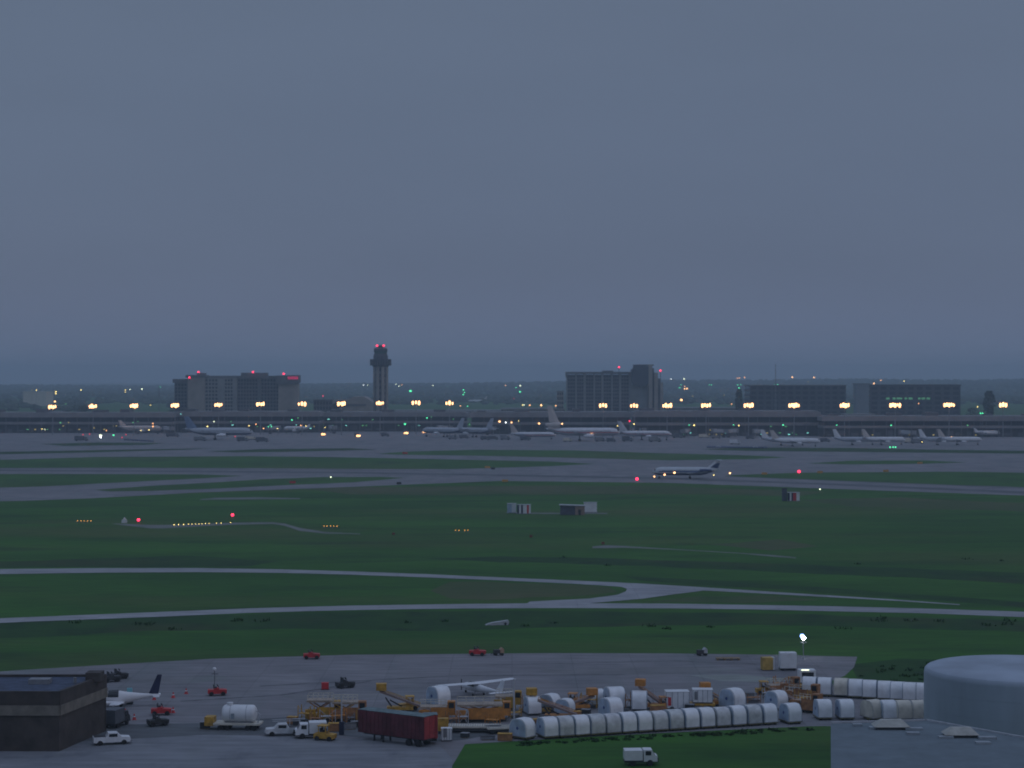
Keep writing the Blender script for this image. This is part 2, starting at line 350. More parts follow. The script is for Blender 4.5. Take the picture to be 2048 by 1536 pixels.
# ditches, ranker and drier grass
for pts in ([(850,1118),(1000,1113),(1200,1117),(1500,1126),(2100,1147),(2600,1170),(2600,1195),(2010,1165),(1700,1150),(1300,1133),(1000,1124)],
            [(-300,1252),(300,1232),(700,1224),(1100,1222),(1500,1226),(2010,1240),(2600,1270),(2600,1292),(2000,1262),(1500,1250),(1150,1254),(900,1262),(600,1258),(300,1262),(-300,1290)],
            [(1250,1154),(1400,1160),(1700,1178),(2010,1202),(2400,1235),(2400,1240),(2010,1212),(1700,1188),(1450,1172),(1280,1162)],
            [(-300,1132),(150,1118),(360,1112),(560,1122),(500,1132),(250,1134),(-300,1139)],
            [(1700,1330),(1800,1318),(1950,1320),(2200,1335),(2200,1420),(1850,1390),(1720,1366)]):
    sheet('rank_grass', pts, .012, rough_grass, jitter=1.2)
for pts in ([(600,976),(900,972),(1340,972),(1650,984),(1600,992),(1250,987),(950,989),(700,990)],
            [(1600,1000),(1800,996),(2010,1004),(2400,1020),(2400,1032),(2000,1022),(1700,1014)],
            [(900,1163),(1100,1168),(1220,1175),(1235,1184),(1150,1193),(980,1199),(900,1196),(860,1180)],
            [(1420,1090),(1560,1080),(1640,1092),(1540,1102)],
            [(1290,1205),(1390,1192),(1520,1192),(1640,1199),(1500,1206)]):
    sheet('dry_grass', pts, .014, brown_grass, jitter=1.5)

# ------------------------------------------------------------------ woods far off
def clump(mb, c, r, h, n=6):
    rings = []
    for t, k in ((.05,.45),(.35,1.0),(.7,.85),(.95,.35)):
        rings.append([(c[0]+r*k*math.cos(2*PI*i/n+t*3)*random.uniform(.75,1.2), c[1]+r*k*math.sin(2*PI*i/n+t*3)*random.uniform(.75,1.2), c[2]+h*t*random.uniform(.92,1.06)) for i in range(n)])
    mb.loft(rings)
wd = MB()
for d0, d1, n, hh in ((3100,3900,900,9),(3900,5200,1500,10),(5200,6600,2000,12),(6600,8000,2600,14),(8000,8900,2600,15)):
    for _ in range(n):
        y = random.uniform(d0, d1); u = random.uniform(-.46, .46); x = u*y
        px = CX+F*u
        if y < 3900 and 560 < px < 1130: continue
        if y < 3900 and math.sin(px*.021)+math.sin(px*.0083+1) < .1: continue
        r = random.uniform(7, 16)*(y/5500)**.5
        clump(wd, (x, y, hill_z(x, y)-1), r, hh*random.uniform(.7,1.3))
o = wd.build('distant_woods', leaf_far, kind='stuff'); o['label'] = 'dark hazy woodland covering the low hills along the horizon'; o['category'] = 'woods'

def tree(px, py, h, w, label):
    t = thing('tree', label, 'tree', P(px, py), random.uniform(0, 6), 'trees behind the terminal')
    MB().tube((0,0,0), (0,0,h*.45), h*.035, h*.02).tube((0,0,h*.35), (w*.25,0,h*.6), h*.018, h*.008).tube((0,0,h*.3), (-w*.2,w*.1,h*.6), h*.018, h*.008).build('trunk', bark, t)
    mb = MB()
    for _ in range(420):
        a = random.uniform(0, 2*PI); q = random.random()**.5; zz = random.uniform(.22, 1.0)
        rr = w*.5*q*math.sin(PI*min(1,max(.08,(zz-.12)/.95)))**.6
        c = Vector((rr*math.cos(a), rr*math.sin(a), zz*h)); s_ = random.uniform(.5, 1.1)*h*.055
        n_ = Vector((random.gauss(0,1), random.gauss(0,1), random.gauss(0,1))).normalized(); u_ = n_.orthogonal().normalized(); v_ = n_.cross(u_)
        mb.add([c+u_*s_, c+v_*s_, c-u_*s_, c-v_*s_], [(0,1,2,3)])
    mb.build('crown', leaf, t, kind=None)
    return t
tree(165, 843, 19, 15, 'broad dark tree left of the second floodlight mast')
tree(1478, 842, 38, 8, 'tall narrow dark tree behind the terminal between two floodlight masts')
tree(1978, 845, 36, 14, 'tall dark tree at the far right behind the terminal')
tree(672, 842, 22, 12, 'dark tree left of the control tower by the tan hangar')
tree(818, 843, 12, 16, 'low dark tree just right of the control tower')
tree(1100, 843, 14, 12, 'dark tree left of the ribbed right hotel')
tree(345, 843, 14, 20, 'dark tree at the left foot of the tan hotel')
tree(1945, 843, 16, 18, 'low wide tree right of the dark garage on the right')

# ------------------------------------------------------------------ far buildings
class Rect:           # converts a photo rectangle to metres for a facade standing on row base
    def __init__(s, base): s.b = base; s.s = S(base); s.d = F/s.s
    def x(s, px): return (px-CX)/s.s
    def z(s, py): return (s.b-py)/s.s
def facade(parent, R, x0, x1, y0, y1, depth, wall, floors, bays, yoff=0.0, band=.42, pil=.35, core=None):
    """a block: dark glass core behind storey bands and piers"""
    X0, X1, Z0, Z1 = R.x(x0), R.x(x1), R.z(y1), R.z(y0)
    part('glass_core', X0+.5, X1-.5, yoff+.7, yoff+depth-.7, 0, Z1-.4, core or glass, parent)
    mb = MB(); fh = (Z1-max(Z0,0))/floors
    for k in range(floors+1):
        z = max(Z0,0)+k*fh
        mb.box(X0, X1, yoff, yoff+depth, z-fh*band/2, z+fh*band/2 if k < floors else Z1+.01)
    mb.build('storey_band', wall, parent, kind='stuff')
    mb = MB()
    for k in range(bays+1):
        xx = X0+.06+(X1-X0-.12)*k/bays; w = (X1-X0)/bays*pil/2
        mb.box(max(X0+.02, xx-w), min(X1-.02, xx+w), yoff-.25, yoff+.65, max(Z0,0)+.1, Z1-.1)
    mb.build('pier', wall, parent, kind='stuff')

# left hotel
R = Rect(845); hx = R.x(345)
t = thing('hotel', 'wide tan and grey hotel with a red sign at its top right corner', 'hotel', (0, R.d, 0))
facade(t, R, 345, 376.5, 766, 845, 16, conc_dark, 11, 5, 14)
part('roof_overhang', R.x(342), R.x(376), 11, 32, R.z(766), R.z(758), conc_dark, t)
part('end_tower', R.x(376), R.x(410), -2, 18, 0, R.z(755), conc_warm, t)
part('tower_cap', R.x(372), R.x(413), -3, 20, R.z(755.2), R.z(750), conc_dark, t)
facade(t, R, 410, 436, 757, 845, 16, conc_wall, 12, 4, 0)
part('rib_wall', R.x(436), R.x(449), -1.2, 15, 0, R.z(757), conc_wall, t)
facade(t, R, 449, 466, 757, 845, 16, conc_wall, 12, 3, 0)
part('rib_wall', R.x(466), R.x(474), -1.2, 15, 0, R.z(756), conc_wall, t)
facade(t, R, 474, 515, 757, 845, 16, conc_dark, 12, 7, 4)
part('rib_wall', R.x(515), R.x(521), 1.5, 15, 0, R.z(756), conc_dark, t)
facade(t, R, 521, 557, 757, 845, 16, conc_dark, 12, 6, 4)
part('roof_parapet', R.x(411), R.x(556), .5, 20, R.z(757), R.z(751.5), conc_dark, t)
part('end_tower', R.x(557), R.x(596), -2, 18, 0, R.z(768), conc_warm, t)
MB().prism([(R.x(553), R.z(751)), (R.x(553), R.z(766)), (R.x(557), R.z(769)), (R.x(592), R.z(769)), (R.x(598), R.z(764)), (R.x(598), R.z(750))], 1, -4, 20).build('sign_storey', conc_dark, t)
part('penthouse', R.x(393), R.x(410), 2, 12, R.z(750), R.z(746), conc_dark, t)
part('penthouse', R.x(481), R.x(534), 4, 14, R.z(751.6), R.z(745.5), conc_dark, t)
# blurred run of red letters: unreadable blocks of light, one row
sg = MB()
for k in range(7): 
    x0 = R.x(576.5+k*3.0); x1 = R.x(576.5+k*3.0+2.2)
    sg.box(x0, x1, -4.6, -4.05, R.z(758.6), R.z(753.2))
sg.build('roof_sign', L_['signred'], t)
for px, py in ((379.5,754.8),(397.5,744),(506.5,744),(568,747.5)):
    m = MB().ball((R.x(px), -2.5, R.z(py)), 1.25).build('warning_light', L_['red'], t)
    MB().tube((R.x(px), -2.5, R.z(py)-4), (R.x(px), -2.5, R.z(py)-1), .25).build('light_stand', dark, t)

# right hotel
t = thing('hotel', 'grey ribbed hotel slab with a dark overhanging top storey, behind the wide-body jet', 'hotel', (0, R.d+40, 0))
R = Rect(845)
prev = 1135
for k, (a, b) in enumerate(((1137,1153),(1156,1170),(1174,1190),(1193,1206),(1210,1226),(1229,1242),(1246,1262))):
    facade(t, R, a, b, 749, 845, 16, conc_dark, 13, 3, 1.5, .5, .3)
    part('rib_wall', R.x(prev), R.x(a), 0, 17, 0, R.z(748), conc_wall, t); prev = b
part('rib_wall', R.x(1262), R.x(1268), 0, 17, 0, R.z(748), conc_wall, t)
MB().prism([(R.x(1133), R.z(743.5)), (R.x(1134), R.z(754)), (R.x(1137), R.z(758)), (R.x(1137), R.z(748)), (R.x(1267), R.z(748)), (R.x(1267), R.z(743.5))], 1, -3, 19).build('roof_overhang', conc_dark, t)
part('penthouse', R.x(1208), R.x(1230), 4, 12, R.z(743.6), R.z(741), conc_dark, t)
MB().tube((R.x(1242), 5, R.z(743.6)), (R.x(1242), 5, R.z(735)), .3).build('light_stand', dark, t)
MB().ball((R.x(1242), 5, R.z(734)), 1.2).build('warning_light', L_['red'], t)
t = thing('hotel_tower', 'stepped concrete tower with a dark polygonal head at the right end of ribbed hotel', 'tower', (0, R.d+34, 0))
part('shaft_wall', R.x(1268), R.x(1300), 4, 22, 0, R.z(770), conc_wall, t)
MB().prism([(R.x(1266), R.z(739)), (R.x(1266), R.z(764)), (R.x(1272), R.z(770)), (R.x(1281), R.z(774)), (R.x(1291), R.z(773)), (R.x(1301), R.z(768)), (R.x(1301), R.z(732)), (R.x(1293), R.z(731)), (R.x(1272), R.z(729)), (R.x(1270), R.z(736))], 1, -2, 20).build('polygonal_head', M('dark_bronze_glass', (.05,.06,.08), .35), t)
part('stair_shaft', R.x(1301), R.x(1308.5), -3, 20, 0, R.z(728.5), conc_warm, t)
part('recess_wall', R.x(1308.5), R.x(1312.5), 2, 20, 0, R.z(736), conc_dark, t)
part('stair_shaft', R.x(1312.5), R.x(1320), -2, 18, 0, R.z(745), conc_warm, t)
part('recess_wall', R.x(1320), R.x(1325), 2, 18, 0, R.z(757), conc_dark, t)
part('stair_shaft', R.x(1325), R.x(1330.5), 0, 16, 0, R.z(765), conc_warm, t)
part('roof_parapet', R.x(1271), R.x(1312), 2, 18, R.z(731), R.z(728.6), conc_dark, t)
mb = MB()
for k in range(14): mb.box(R.x(1308.8), R.x(1312.2), 1.2, 2.1, R.z(822-k*5.6), R.z(819.4-k*5.6))
mb.build('window_strip', glass, t, kind='stuff')
MB().tube((R.x(1326), 6, R.z(765)), (R.x(1326), 6, R.z(742)), .3).build('aerial', dark, t)
MB().ball((R.x(1326), 6, R.z(741)), 1.2).build('warning_light', L_['red'], t)

# control tower
R = Rect(850); TX = R.x(761.3); s_ = R.s
t = thing('control_tower', 'tall concrete air traffic control tower with flared gallery and glazed cab', 'control tower', (TX, R.d, 0))
def zz(py): return R.z(py)
def octo(r, z, n=8): return [(r*math.cos(PI/8+2*PI*k/n), r*math.sin(PI/8+2*PI*k/n), z) for k in range(n)]
def W(px): return px/2/s_*1.04
MB().loft([octo(W(26), 0), octo(W(25), zz(732))]).build('shaft', conc_dark, t)
mb = MB()
for k in range(8):
    a = PI/8+2*PI*k/8; mb2 = MB().box(W(25)-.9, W(25)+1.1, -1.5, 1.5, 0, zz(733), 0, RZ(a)); mb2.build('shaft_rib', conc_warm, t)
mb = MB()
for k in range(8):
    a = 2*PI*k/8
    for q in range(9): mb.box(W(25)*.92, W(25)*.965, -.9, .9, zz(838-q*12), zz(832-q*12), 0, RZ(a))
mb.build('shaft_window', glass, t, kind='stuff')
MB().loft([octo(W(31), zz(733.5)), octo(W(36), zz(731)), octo(W(42), zz(721)), octo(W(43), zz(718.5)), octo(W(40), zz(718.4)), octo(W(37), zz(720))]).build('gallery', M('gallery_panel', (.045,.05,.065), .6), t)
mb = MB()
for k in range(24):
    a = 2*PI*k/24; mb.box(W(38.5), W(41), -.35, .35, zz(731), zz(720), 0, RZ(a))
mb.build('gallery_bracket', conc_dark, t)
MB().loft([octo(W(30), zz(721)), octo(W(29.5), zz(712)), octo(W(26), zz(707.5))]).build('equipment_storey', M('storey_panel', (.055,.06,.075), .6), t)
MB().loft([octo(W(23.5), zz(707.5)), octo(W(26), zz(702))]).build('cab_glass', M('cab_glass', (.06,.13,.12), .1), t)
for k in range(8):
    a = PI/8+2*PI*k/8; c, s2 = math.cos(a), math.sin(a)
    MB().tube((W(24)*c, W(24)*s2, zz(707.5)), (W(26.5)*c, W(26.5)*s2, zz(702)), .28, n=5).build('cab_mullion', dark, t)
MB().loft([octo(W(27.5), zz(702)), octo(W(27.5), zz(697.5)), octo(W(20), zz(695.4))]).build('cab_roof', M('storey_panel', (.055,.06,.075)), t)
MB().loft([octo(W(14), zz(695.5)), octo(W(13), zz(692.5)), octo(W(6), zz(690.5))]).build('radar_dome', dark, t)
for px in (754.3, 767.6):
    dx = R.x(px)-TX
    MB().ball((dx, -2, zz(691.2)), 1.25).build('warning_light', L_['red'], t)
    MB().tube((dx, -2, zz(696)), (dx, -2, zz(692)), .22).build('light_stand', dark, t)
mb = MB()
for dx, top in ((-6.5,688),(6,688.5),(3,687.5),(0,686.5)): mb.tube((dx, 1, zz(697)), (dx, 1, zz(top)), .12, n=5)
mb.build('aerial', dark, t, kind='stuff')

# other blocks behind the terminal
def block(name, label, cat, base, x0, x1, y0, depth, mat, roofmat=None, floors=0, bays=0, cap=2.0, off=0):
    R = Rect(base); t = thing(name, label, cat, (0, R.d+off, 0))
    if floors: facade(t, R, x0, x1, y0, base, depth, mat, floors, bays)
    else: part('wall', R.x(x0), R.x(x1), 0, depth, 0, R.z(y0)-.02, mat, t)
    part('roof_edge', R.x(x0)-.7, R.x(x1)+.7, -.8, depth+.7, R.z(y0), R.z(y0-cap), roofmat or conc_wall, t)
    return t, R
gwall = M('dark_garage_wall', (.060,.062,.07), .85, var=.15, scale=.1)
block('garage', 'long dark parking garage with a pale roof line, left of the two garages at right', 'garage', 840, 1500, 1692, 771, 60, gwall, conc_wall, 7, 13, 1.4)
t, R = block('garage', 'dark garage with a row of green lit windows, rightmost of the two', 'garage', 840, 1740, 1921, 772, 60, gwall, gwall, 7, 10, 3)
for a, b in ((1772,1779),(1785,1791),(1793,1804),(1809,1814),(1817,1825),(1836,1841),(1843,1850),(1853,1860)):
    MB().box(R.x(a), R.x(b), -.5, -.3, R.z(799), R.z(795)).build('lit_window', E('faint_green', (.12,.42,.20), .35), t)
block('office_tower', 'slim pale blue-grey tower between the two dark garages', 'building', 843, 1713, 1738, 768, 22, M('pale_panel_wall', (.22,.25,.29), .8), conc_dark, 0, 0, 1)
block('office', 'small dark flat-roofed office right of the tan hotel', 'building', 842, 627, 663, 801, 30, conc_dark, conc_dark, 4, 6, 2)
R = Rect(842); t = thing('hangar', 'low tan hangar with a shallow sloping roof between the left hotel and control tower', 'hangar', (0, R.d, 0))
MB().prism([(R.x(665), 0), (R.x(746), 0), (R.x(746), R.z(806)), (R.x(735), R.z(797)), (R.x(727), R.z(793.5)), (R.x(706), R.z(793.5)), (R.x(700), R.z(798)), (R.x(665), R.z(800))], 1, 0, 50).build('wall', conc_warm, t)
part('door_band', R.x(676), R.x(732), -.6, -.05, R.z(812), R.z(808), conc_dark, t)
block('warehouse', 'pale cream warehouse low on the left horizon', 'building', 812, 46, 92, 784, 60, cream, cream, 0, 0, 1)
block('terminal_annex', 'tan annex block above the terminal at the left edge', 'building', 846, 88, 122, 824, 20, conc_warm, conc_wall, 3, 6, 1)
block('water_plant', 'small pinkish block left of the ribbed hotel', 'building', 838, 1114, 1127, 783, 14, conc_warm, conc_dark, 6, 3, 1)
block('parking_deck', 'long low tan parking deck right of the control tower', 'building', 836, 790, 1010, 822, 70, conc_warm, conc_wall, 2, 40, 1.2)
block('parking_deck', 'low cream deck left of the ribbed hotel above the terminal', 'building', 838, 1002, 1130, 818, 60, conc_warm, conc_wall, 2, 24, 1.2)
block('parking_deck', 'long pale deck right of the hotel tower above the terminal', 'building', 840, 1335, 1500, 817, 60, conc_wall, conc_wall, 2, 30, 1.6)
block('annex', 'tan box-like annex on the terminal between the two garages', 'building', 850, 1690, 1750, 829, 30, conc_warm, conc_wall, 0, 0, 1)
# three thin radio masts on the skyline
for px, py, top, lab in ((1551,842,728,'thin lattice radio mast rising over the left garage'), (1283,845,772,'pale lattice mast in front of the polygonal tower head'), (318,842,772,'thin radio mast left of the tan hotel')):
    R = Rect(py); t = thing('radio_mast', lab, 'mast', P(px, py)); h = R.z(top); mb = MB()
    for a in (0, 2*PI/3, 4*PI/3): mb.tube((1.6*math.cos(a), 1.6*math.sin(a), 0), (.3*math.cos(a), .3*math.sin(a), h), .2, .12, n=4)
    mb.build('mast_leg', grey, t, kind='stuff'); mb = MB()
    for k in range(16):
        z0, z1 = h*k/16, h*(k+1)/16; r0 = 1.6-1.3*k/16
        for a in (0, 2*PI/3, 4*PI/3): mb.tube((r0*math.cos(a), r0*math.sin(a), z0), (r0*math.cos(a+2.09), r0*math.sin(a+2.09), z1), .1, n=3)
    mb.build('lattice', grey, t, kind='stuff')

# ------------------------------------------------------------------ terminal concourses
def concourse(label, x0, x1, base, roof, lights=()):
    R = Rect(base); t = thing('terminal', label, 'terminal', (0, R.d, 0)); D = 42
    X0, X1 = R.x(x0), R.x(x1); top = R.z(roof)
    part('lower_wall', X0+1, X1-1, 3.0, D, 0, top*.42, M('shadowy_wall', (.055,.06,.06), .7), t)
    part('walkway_fascia', X0, X1, .0, D+1, top*.42, top*.54, conc_wall, t)
    part('upper_glazing', X0+.8, X1-.8, 1.5, D-1, top*.54, top*.76, glass, t)
    part('roof_fascia', X0-.6, X1+.6, -1.2, D+2, top*.76, top*.96, conc_wall, t)
    part('roof_curb', X0+2, X1-2, 2, D-2, top*.96, top, conc_wall, t)
    n = max(2, int((X1-X0)/11))
    for k in range(n+1):
        x = X0+1.2+(X1-X0-2.4)*k/n
        MB().box(x-.45, x+.45, .6, 1.5, 0, top*.42).box(x-.25, x+.25, .8, 1.4, top*.54, top*.76).build('column', conc_dark, t)
    mb = MB(); k = X0+4
    while k < X1-8:
        w = random.uniform(3, 9); h = random.uniform(2, 6)
        mb.box(k, k+w, 2.7, 2.98, random.uniform(0,1.5), h); k += w+random.uniform(2, 8)
    mb.build('loading_door', M('grey_door', (.12,.13,.14), .7), t, kind='stuff')
    mb = MB(); k = X0+6
    while k < X1-20:
        w = random.uniform(5,14); mb.box(k, k+w, 4+random.uniform(0,20), 30, top, top+random.uniform(1.2,3.2)); k += w+random.uniform(10,45)
    mb.build('rooftop_plant', conc_dark, t, kind='stuff')
    for (px, py, c, w) in lights:
        MB().box(R.x(px-w/2), R.x(px+w/2), 2.45, 2.68 if R.z(py) < top*.42 else 1.48, R.z(py+.7), R.z(py-.7)).build('lit_window', L_[c], t)
    return t
rnd = random.Random(3)
def rl(x0, x1, ys, cs, n):
    out = []; xs_ = sorted(rnd.uniform(x0, x1) for _ in range(n))
    for i, x in enumerate(xs_):
        if i and x-xs_[i-1] < 6: continue
        out.append((x, rnd.choice(ys), rnd.choice(cs), rnd.uniform(1.5, 4.5)))
    return out
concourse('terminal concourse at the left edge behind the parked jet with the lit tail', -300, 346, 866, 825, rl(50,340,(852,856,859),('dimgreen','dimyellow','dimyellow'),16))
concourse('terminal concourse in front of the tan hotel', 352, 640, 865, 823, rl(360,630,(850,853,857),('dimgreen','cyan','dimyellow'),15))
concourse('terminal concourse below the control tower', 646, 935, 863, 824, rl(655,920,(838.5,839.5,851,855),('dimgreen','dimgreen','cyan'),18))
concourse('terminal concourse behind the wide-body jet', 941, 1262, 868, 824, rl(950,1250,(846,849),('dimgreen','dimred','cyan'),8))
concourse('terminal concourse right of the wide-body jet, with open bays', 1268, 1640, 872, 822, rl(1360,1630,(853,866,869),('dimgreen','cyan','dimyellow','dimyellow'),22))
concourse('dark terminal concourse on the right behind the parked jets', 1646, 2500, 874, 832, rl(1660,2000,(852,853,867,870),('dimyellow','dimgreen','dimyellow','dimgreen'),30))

# boarding bridges
def bridge(px, py, L, rz, lab):
    t = thing('boarding_bridge', lab, 'boarding bridge', P(px, py), rz, 'boarding bridges along the terminal')
    MB().box(-1.6, 1.6, 0, -L, 4.2, 7.0).build('tunnel', ltgrey, t); MB().tube((0,2,3.8), (0,2,7.4), 2.4, n=12).build('rotunda', grey, t)
    MB().box(-2.1, 2.1, -L-3, -L, 3.9, 7.3).build('cab', grey, t)
    MB().box(-1.2, -.8, -L+2, -L+3, .5, 4.3).box(.8, 1.2, -L+2, -L+3, .5, 4.3).build('leg', dark, t); MB().tube((-1.4,-L+2.5,.5), (1.4,-L+2.5,.5), .55).build('wheel', rubber, t)
    MB().tube((0,2,0), (0,2,3.8), .6).build('pedestal', grey, t)
for k, (px, py, L, rz, lab) in enumerate(((330,868,18,.5,'boarding bridge left of the large blue-grey jet'), (555,867,16,-.4,'boarding bridge right of the large blue-grey jet'), (662,866,16,.3,'boarding bridge beside the first bright vehicle light'), (880,866,20,.5,'boarding bridge at the dark jets below the fourth mast right of tower'), (985,869,18,-.3,'boarding bridge between the dark jets and the short narrow jet'), (1268,871,18,.4,'boarding bridge above the nose of the narrow silver jet'), (1375,874,18,-.3,'boarding bridge just right of the narrow silver jet'), (1430,874,16,.5,'boarding bridge at the open bays, left one'), (1470,874,18,-.5,'boarding bridge at the open bays, right one'), (1512,875,17,.2,'boarding bridge left of the first pair of white tails'), (1805,877,18,.3,'pale boarding bridge between the parked white jets at right'))):
    bridge(px, py, L, rz, lab)

# ------------------------------------------------------------------ aircraft
def ring(x, zc, r, a0=0, a1=2*PI, n=16, ry=1.0, closed=True):
    m = n if closed else n+1
    return [(x, r*ry*math.sin(a0+(a1-a0)*k/n), zc-r*math.cos(a0+(a1-a0)*k/n)) for k in range(m)]
def plate(mb, root, tip, thick, axis, mi=0):
    """tapered surface; root/tip = (x_lead, x_trail, y, z); axis 2 thickens in z, 1 in y"""
    def r(q):
        xl, xt, y, z = q; m = (xl*.6+xt*.4); th = thick*(xl-xt)
        pts = [(xl, 0), (m, th/2), (xt, 0), (m, -th/2)]
        return [(a, y, z+b) if axis == 2 else (a, y+b, z) for a, b in pts]
    return mb.loft([r(root), r(tip)], mi)
def airliner(loc, rz, L, r, kind, body, finm, belly, stripe, label, group=None, wing=jetgrey, k=1.0, windows=True, fin_h=None):
    t = thing('airliner', label, 'airliner', loc, rz, group)
    zc = r + (2.0 if kind != 'T' else 1.15)*r*.62 + .35
    st = [(0,.10,.50),(.05,.28,.42),(.12,.58,.26),(.20,.85,.10),(.28,1,0),(.86,1,0),(.91,.93,-.03),(.95,.76,-.10),(.98,.50,-.19),(.995,.22,-.26),(1,.06,-.28)]
    X = lambda q: -L/2+L*q
    rr = lambda q: next(a[1]+(b[1]-a[1])*(q-a[0])/(b[0]-a[0]) for a, b in zip(st, st[1:]) if a[0] <= q <= b[0])
    zo = lambda q: next(a[2]+(b[2]-a[2])*(q-a[0])/(b[0]-a[0]) for a, b in zip(st, st[1:]) if a[0] <= q <= b[0])
    MB().loft([ring(X(q), zc+z*r, r*a) for q, a, z in st]).build('fuselage', body, t, smooth=True)
    qs = (.08,.12,.20,.28,.5,.7,.86,.91,.95,.975)
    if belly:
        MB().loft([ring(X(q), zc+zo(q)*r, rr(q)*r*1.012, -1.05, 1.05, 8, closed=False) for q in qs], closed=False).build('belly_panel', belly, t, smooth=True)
    if stripe:
        for sg_ in (1, -1):
            MB().loft([ring(X(q), zc+zo(q)*r, rr(q)*r*1.015, sg_*1.28, sg_*1.50, 3, closed=False) for q in qs], closed=False).build('side_stripe', stripe, t, smooth=True)
    if windows:
        for sg_ in (1, -1):
            mb = MB(); n = int(L*.62/1.0); yy = r*1.003*math.sin(1.72)
            for i in range(n):
                x = X(.25)+L*.62*i/n; mb.box(x, x+.42, sg_*yy-.05, sg_*yy+.05, zc-r*math.cos(1.72)-.22, zc-r*math.cos(1.72)+.22)
            mb.build('cabin_windows', glass, t, kind='stuff')
    MB().loft([ring(X(q), zc+zo(q)*r, rr(q)*r*1.03, 2.05, 2*PI-2.05, 8, closed=False) for q in (.955,.966,.975)], closed=False).build('cockpit_window', glass, t)
    hb = L*.40 if kind == 'T' else L*.46
    zw = zc-r*.62
    for sg_ in (1, -1):
        mb = MB(); rx = X(.60 if kind != 'T' else .52)
        plate(mb, (rx, rx-L*.19, sg_*r*.5, zw), (rx-L*.11, rx-L*.20, sg_*hb*.35, zw+.25*r), .11, 2)
        plate(mb, (rx-L*.11, rx-L*.20, sg_*hb*.35, zw+.25*r), (rx-L*.285, rx-L*.325, sg_*hb, zw+.85*r), .10, 2)
        mb.build('wing', wing, t)
    fh = fin_h or L*.19*k; zt = zc+r*.8
    mb = MB()
    if kind == 'DC':
        plate(mb, (X(.16), X(.02), 0, zc+r*2.4), (X(.055), X(-.01), 0, zc+r*2.4+fh*.9), .12, 1)
        mb.build('tail_fin', finm, t)
        MB().tube((X(.17),0,zc+r*1.72), (X(.10),0,zc+r*1.72), r*.62, r*.68, n=14).tube((X(.10),0,zc+r*1.72), (X(-.03),0,zc+r*1.75), r*.68, r*.34, n=14).box(X(.15), X(.0), -.3, .3, zc+r*.5, zc+r*1.4).build('tail_engine', finm, t, smooth=True)
    else:
        plate(mb, (X(.20), X(.035), 0, zc+r*.55), (X(.055), X(-.015), 0, zt+fh), .10, 1)
        mb.build('tail_fin', finm, t)
    for sg_ in (1, -1):
        mb = MB()
        if kind == 'T': plate(mb, (X(.065), X(-.03), 0, zt+fh), (X(.0), X(-.045), sg_*L*.135, zt+fh-.1), .17, 2)
        else: plate(mb, (X(.11), X(.01), sg_*r*.25, zc+r*.45), (X(.02), X(-.025), sg_*L*.18, zc+r*.8), .09, 2)
        mb.build('horizontal_stabilizer', wing, t)
    if kind in ('W', 'DC'):
        er = r*(.50 if L > 50 else .42)
        for sg_ in (1, -1):
            ex = X(.60)-L*.05; ey = sg_*hb*.34
            MB().tube((ex+er*2.4, ey, zw-er*.75), (ex+er*.2, ey, zw-er*.75), er*.95, er, n=14).tube((ex+er*.2, ey, zw-er*.75), (ex-er*2.6, ey, zw-er*.7), er, er*.5, n=14).box(ex-er, ex+er, ey-.2, ey+.2, zw-er*.2, zw+er*.35).build('engine', jetwhite, t, smooth=True)
    else:
        for sg_ in (1, -1):
            MB().tube((X(.30), sg_*r*1.32, zc+r*.22), (X(.25), sg_*r*1.32, zc+r*.22), r*.36, r*.42, n=12).tube((X(.25), sg_*r*1.32, zc+r*.22), (X(.12), sg_*r*1.30, zc+r*.25), r*.42, r*.28, n=12).box(X(.26), X(.16), min(sg_*r*.7, sg_*r*1.2), max(sg_*r*.7, sg_*r*1.2), zc+r*.1, zc+r*.3).build('engine', belly or jetgrey, t, smooth=True)
    wr = .32*r*.9
    for px_, py_ in ((X(.90), 0), (X(.44), r*1.15), (X(.44), -r*1.15)):
        gz = MB().tube((px_, py_, wr), (px_, py_*.8, zc-r*.8), .12*r).build('landing_gear', grey, t)
        for dy in (-.22*r, .22*r): MB().tube((px_, py_+dy-.09*r, wr), (px_, py_+dy+.09*r, wr), wr, n=12).build('wheel', rubber, gz)
    return t, zc

RT = 'white jets parked nose to tail on the right apron'
lamp_ball = lambda par, p, c, r_: MB().ball(p, r_).build('navigation_light', L_[c], par)
# the taxiing twin-jet, nose left
p0 = P(1372, 957.5); rz_md = PI - .06
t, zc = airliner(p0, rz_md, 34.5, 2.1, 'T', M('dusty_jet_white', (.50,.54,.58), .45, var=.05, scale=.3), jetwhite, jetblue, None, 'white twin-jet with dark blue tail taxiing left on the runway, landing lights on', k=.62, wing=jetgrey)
zt_ = zc+2.1*.8+34.5*.19*.62
MB().prism([(-12.6,zc+2.0),(-16.4,zc+1.5),(-17.6,zt_-1.4),(-15.6,zt_-1.6)], 1, -.34, .34).build('fin_marking', jetblue, t)
MB().loft([ring(-17.25+34.5*q, zc, 2.12, 1.35, 1.60, 3, closed=False) for q in (.30,.5,.7,.86,.90)], closed=False).build('side_stripe', blue, t)
MB().loft([ring(-17.25+34.5*q, zc, 2.12, -1.60, -1.35, 3, closed=False) for q in (.30,.5,.7,.86,.90)], closed=False).build('side_stripe', blue, t)
for p, c, r_ in (((11.0, -1.7, 2.0), 'hot', .55), ((5.6, -6.0, 3.0), 'hot', .6), ((16.6, 0, 1.0), 'warm', .45), ((-14.5, -3, 1.9), 'yellow', .35)):
    pass
lamp_ball(t, (11.0, 1.9, 2.15), 'hot', .48); lamp_ball(t, (6.0, 2.05, 3.2), 'hot', .55); lamp_ball(t, (16.3, 0.2, 1.1), 'warm', .42); lamp_ball(t, (-14.2, 1.6, 2.0), 'yellow', .3)
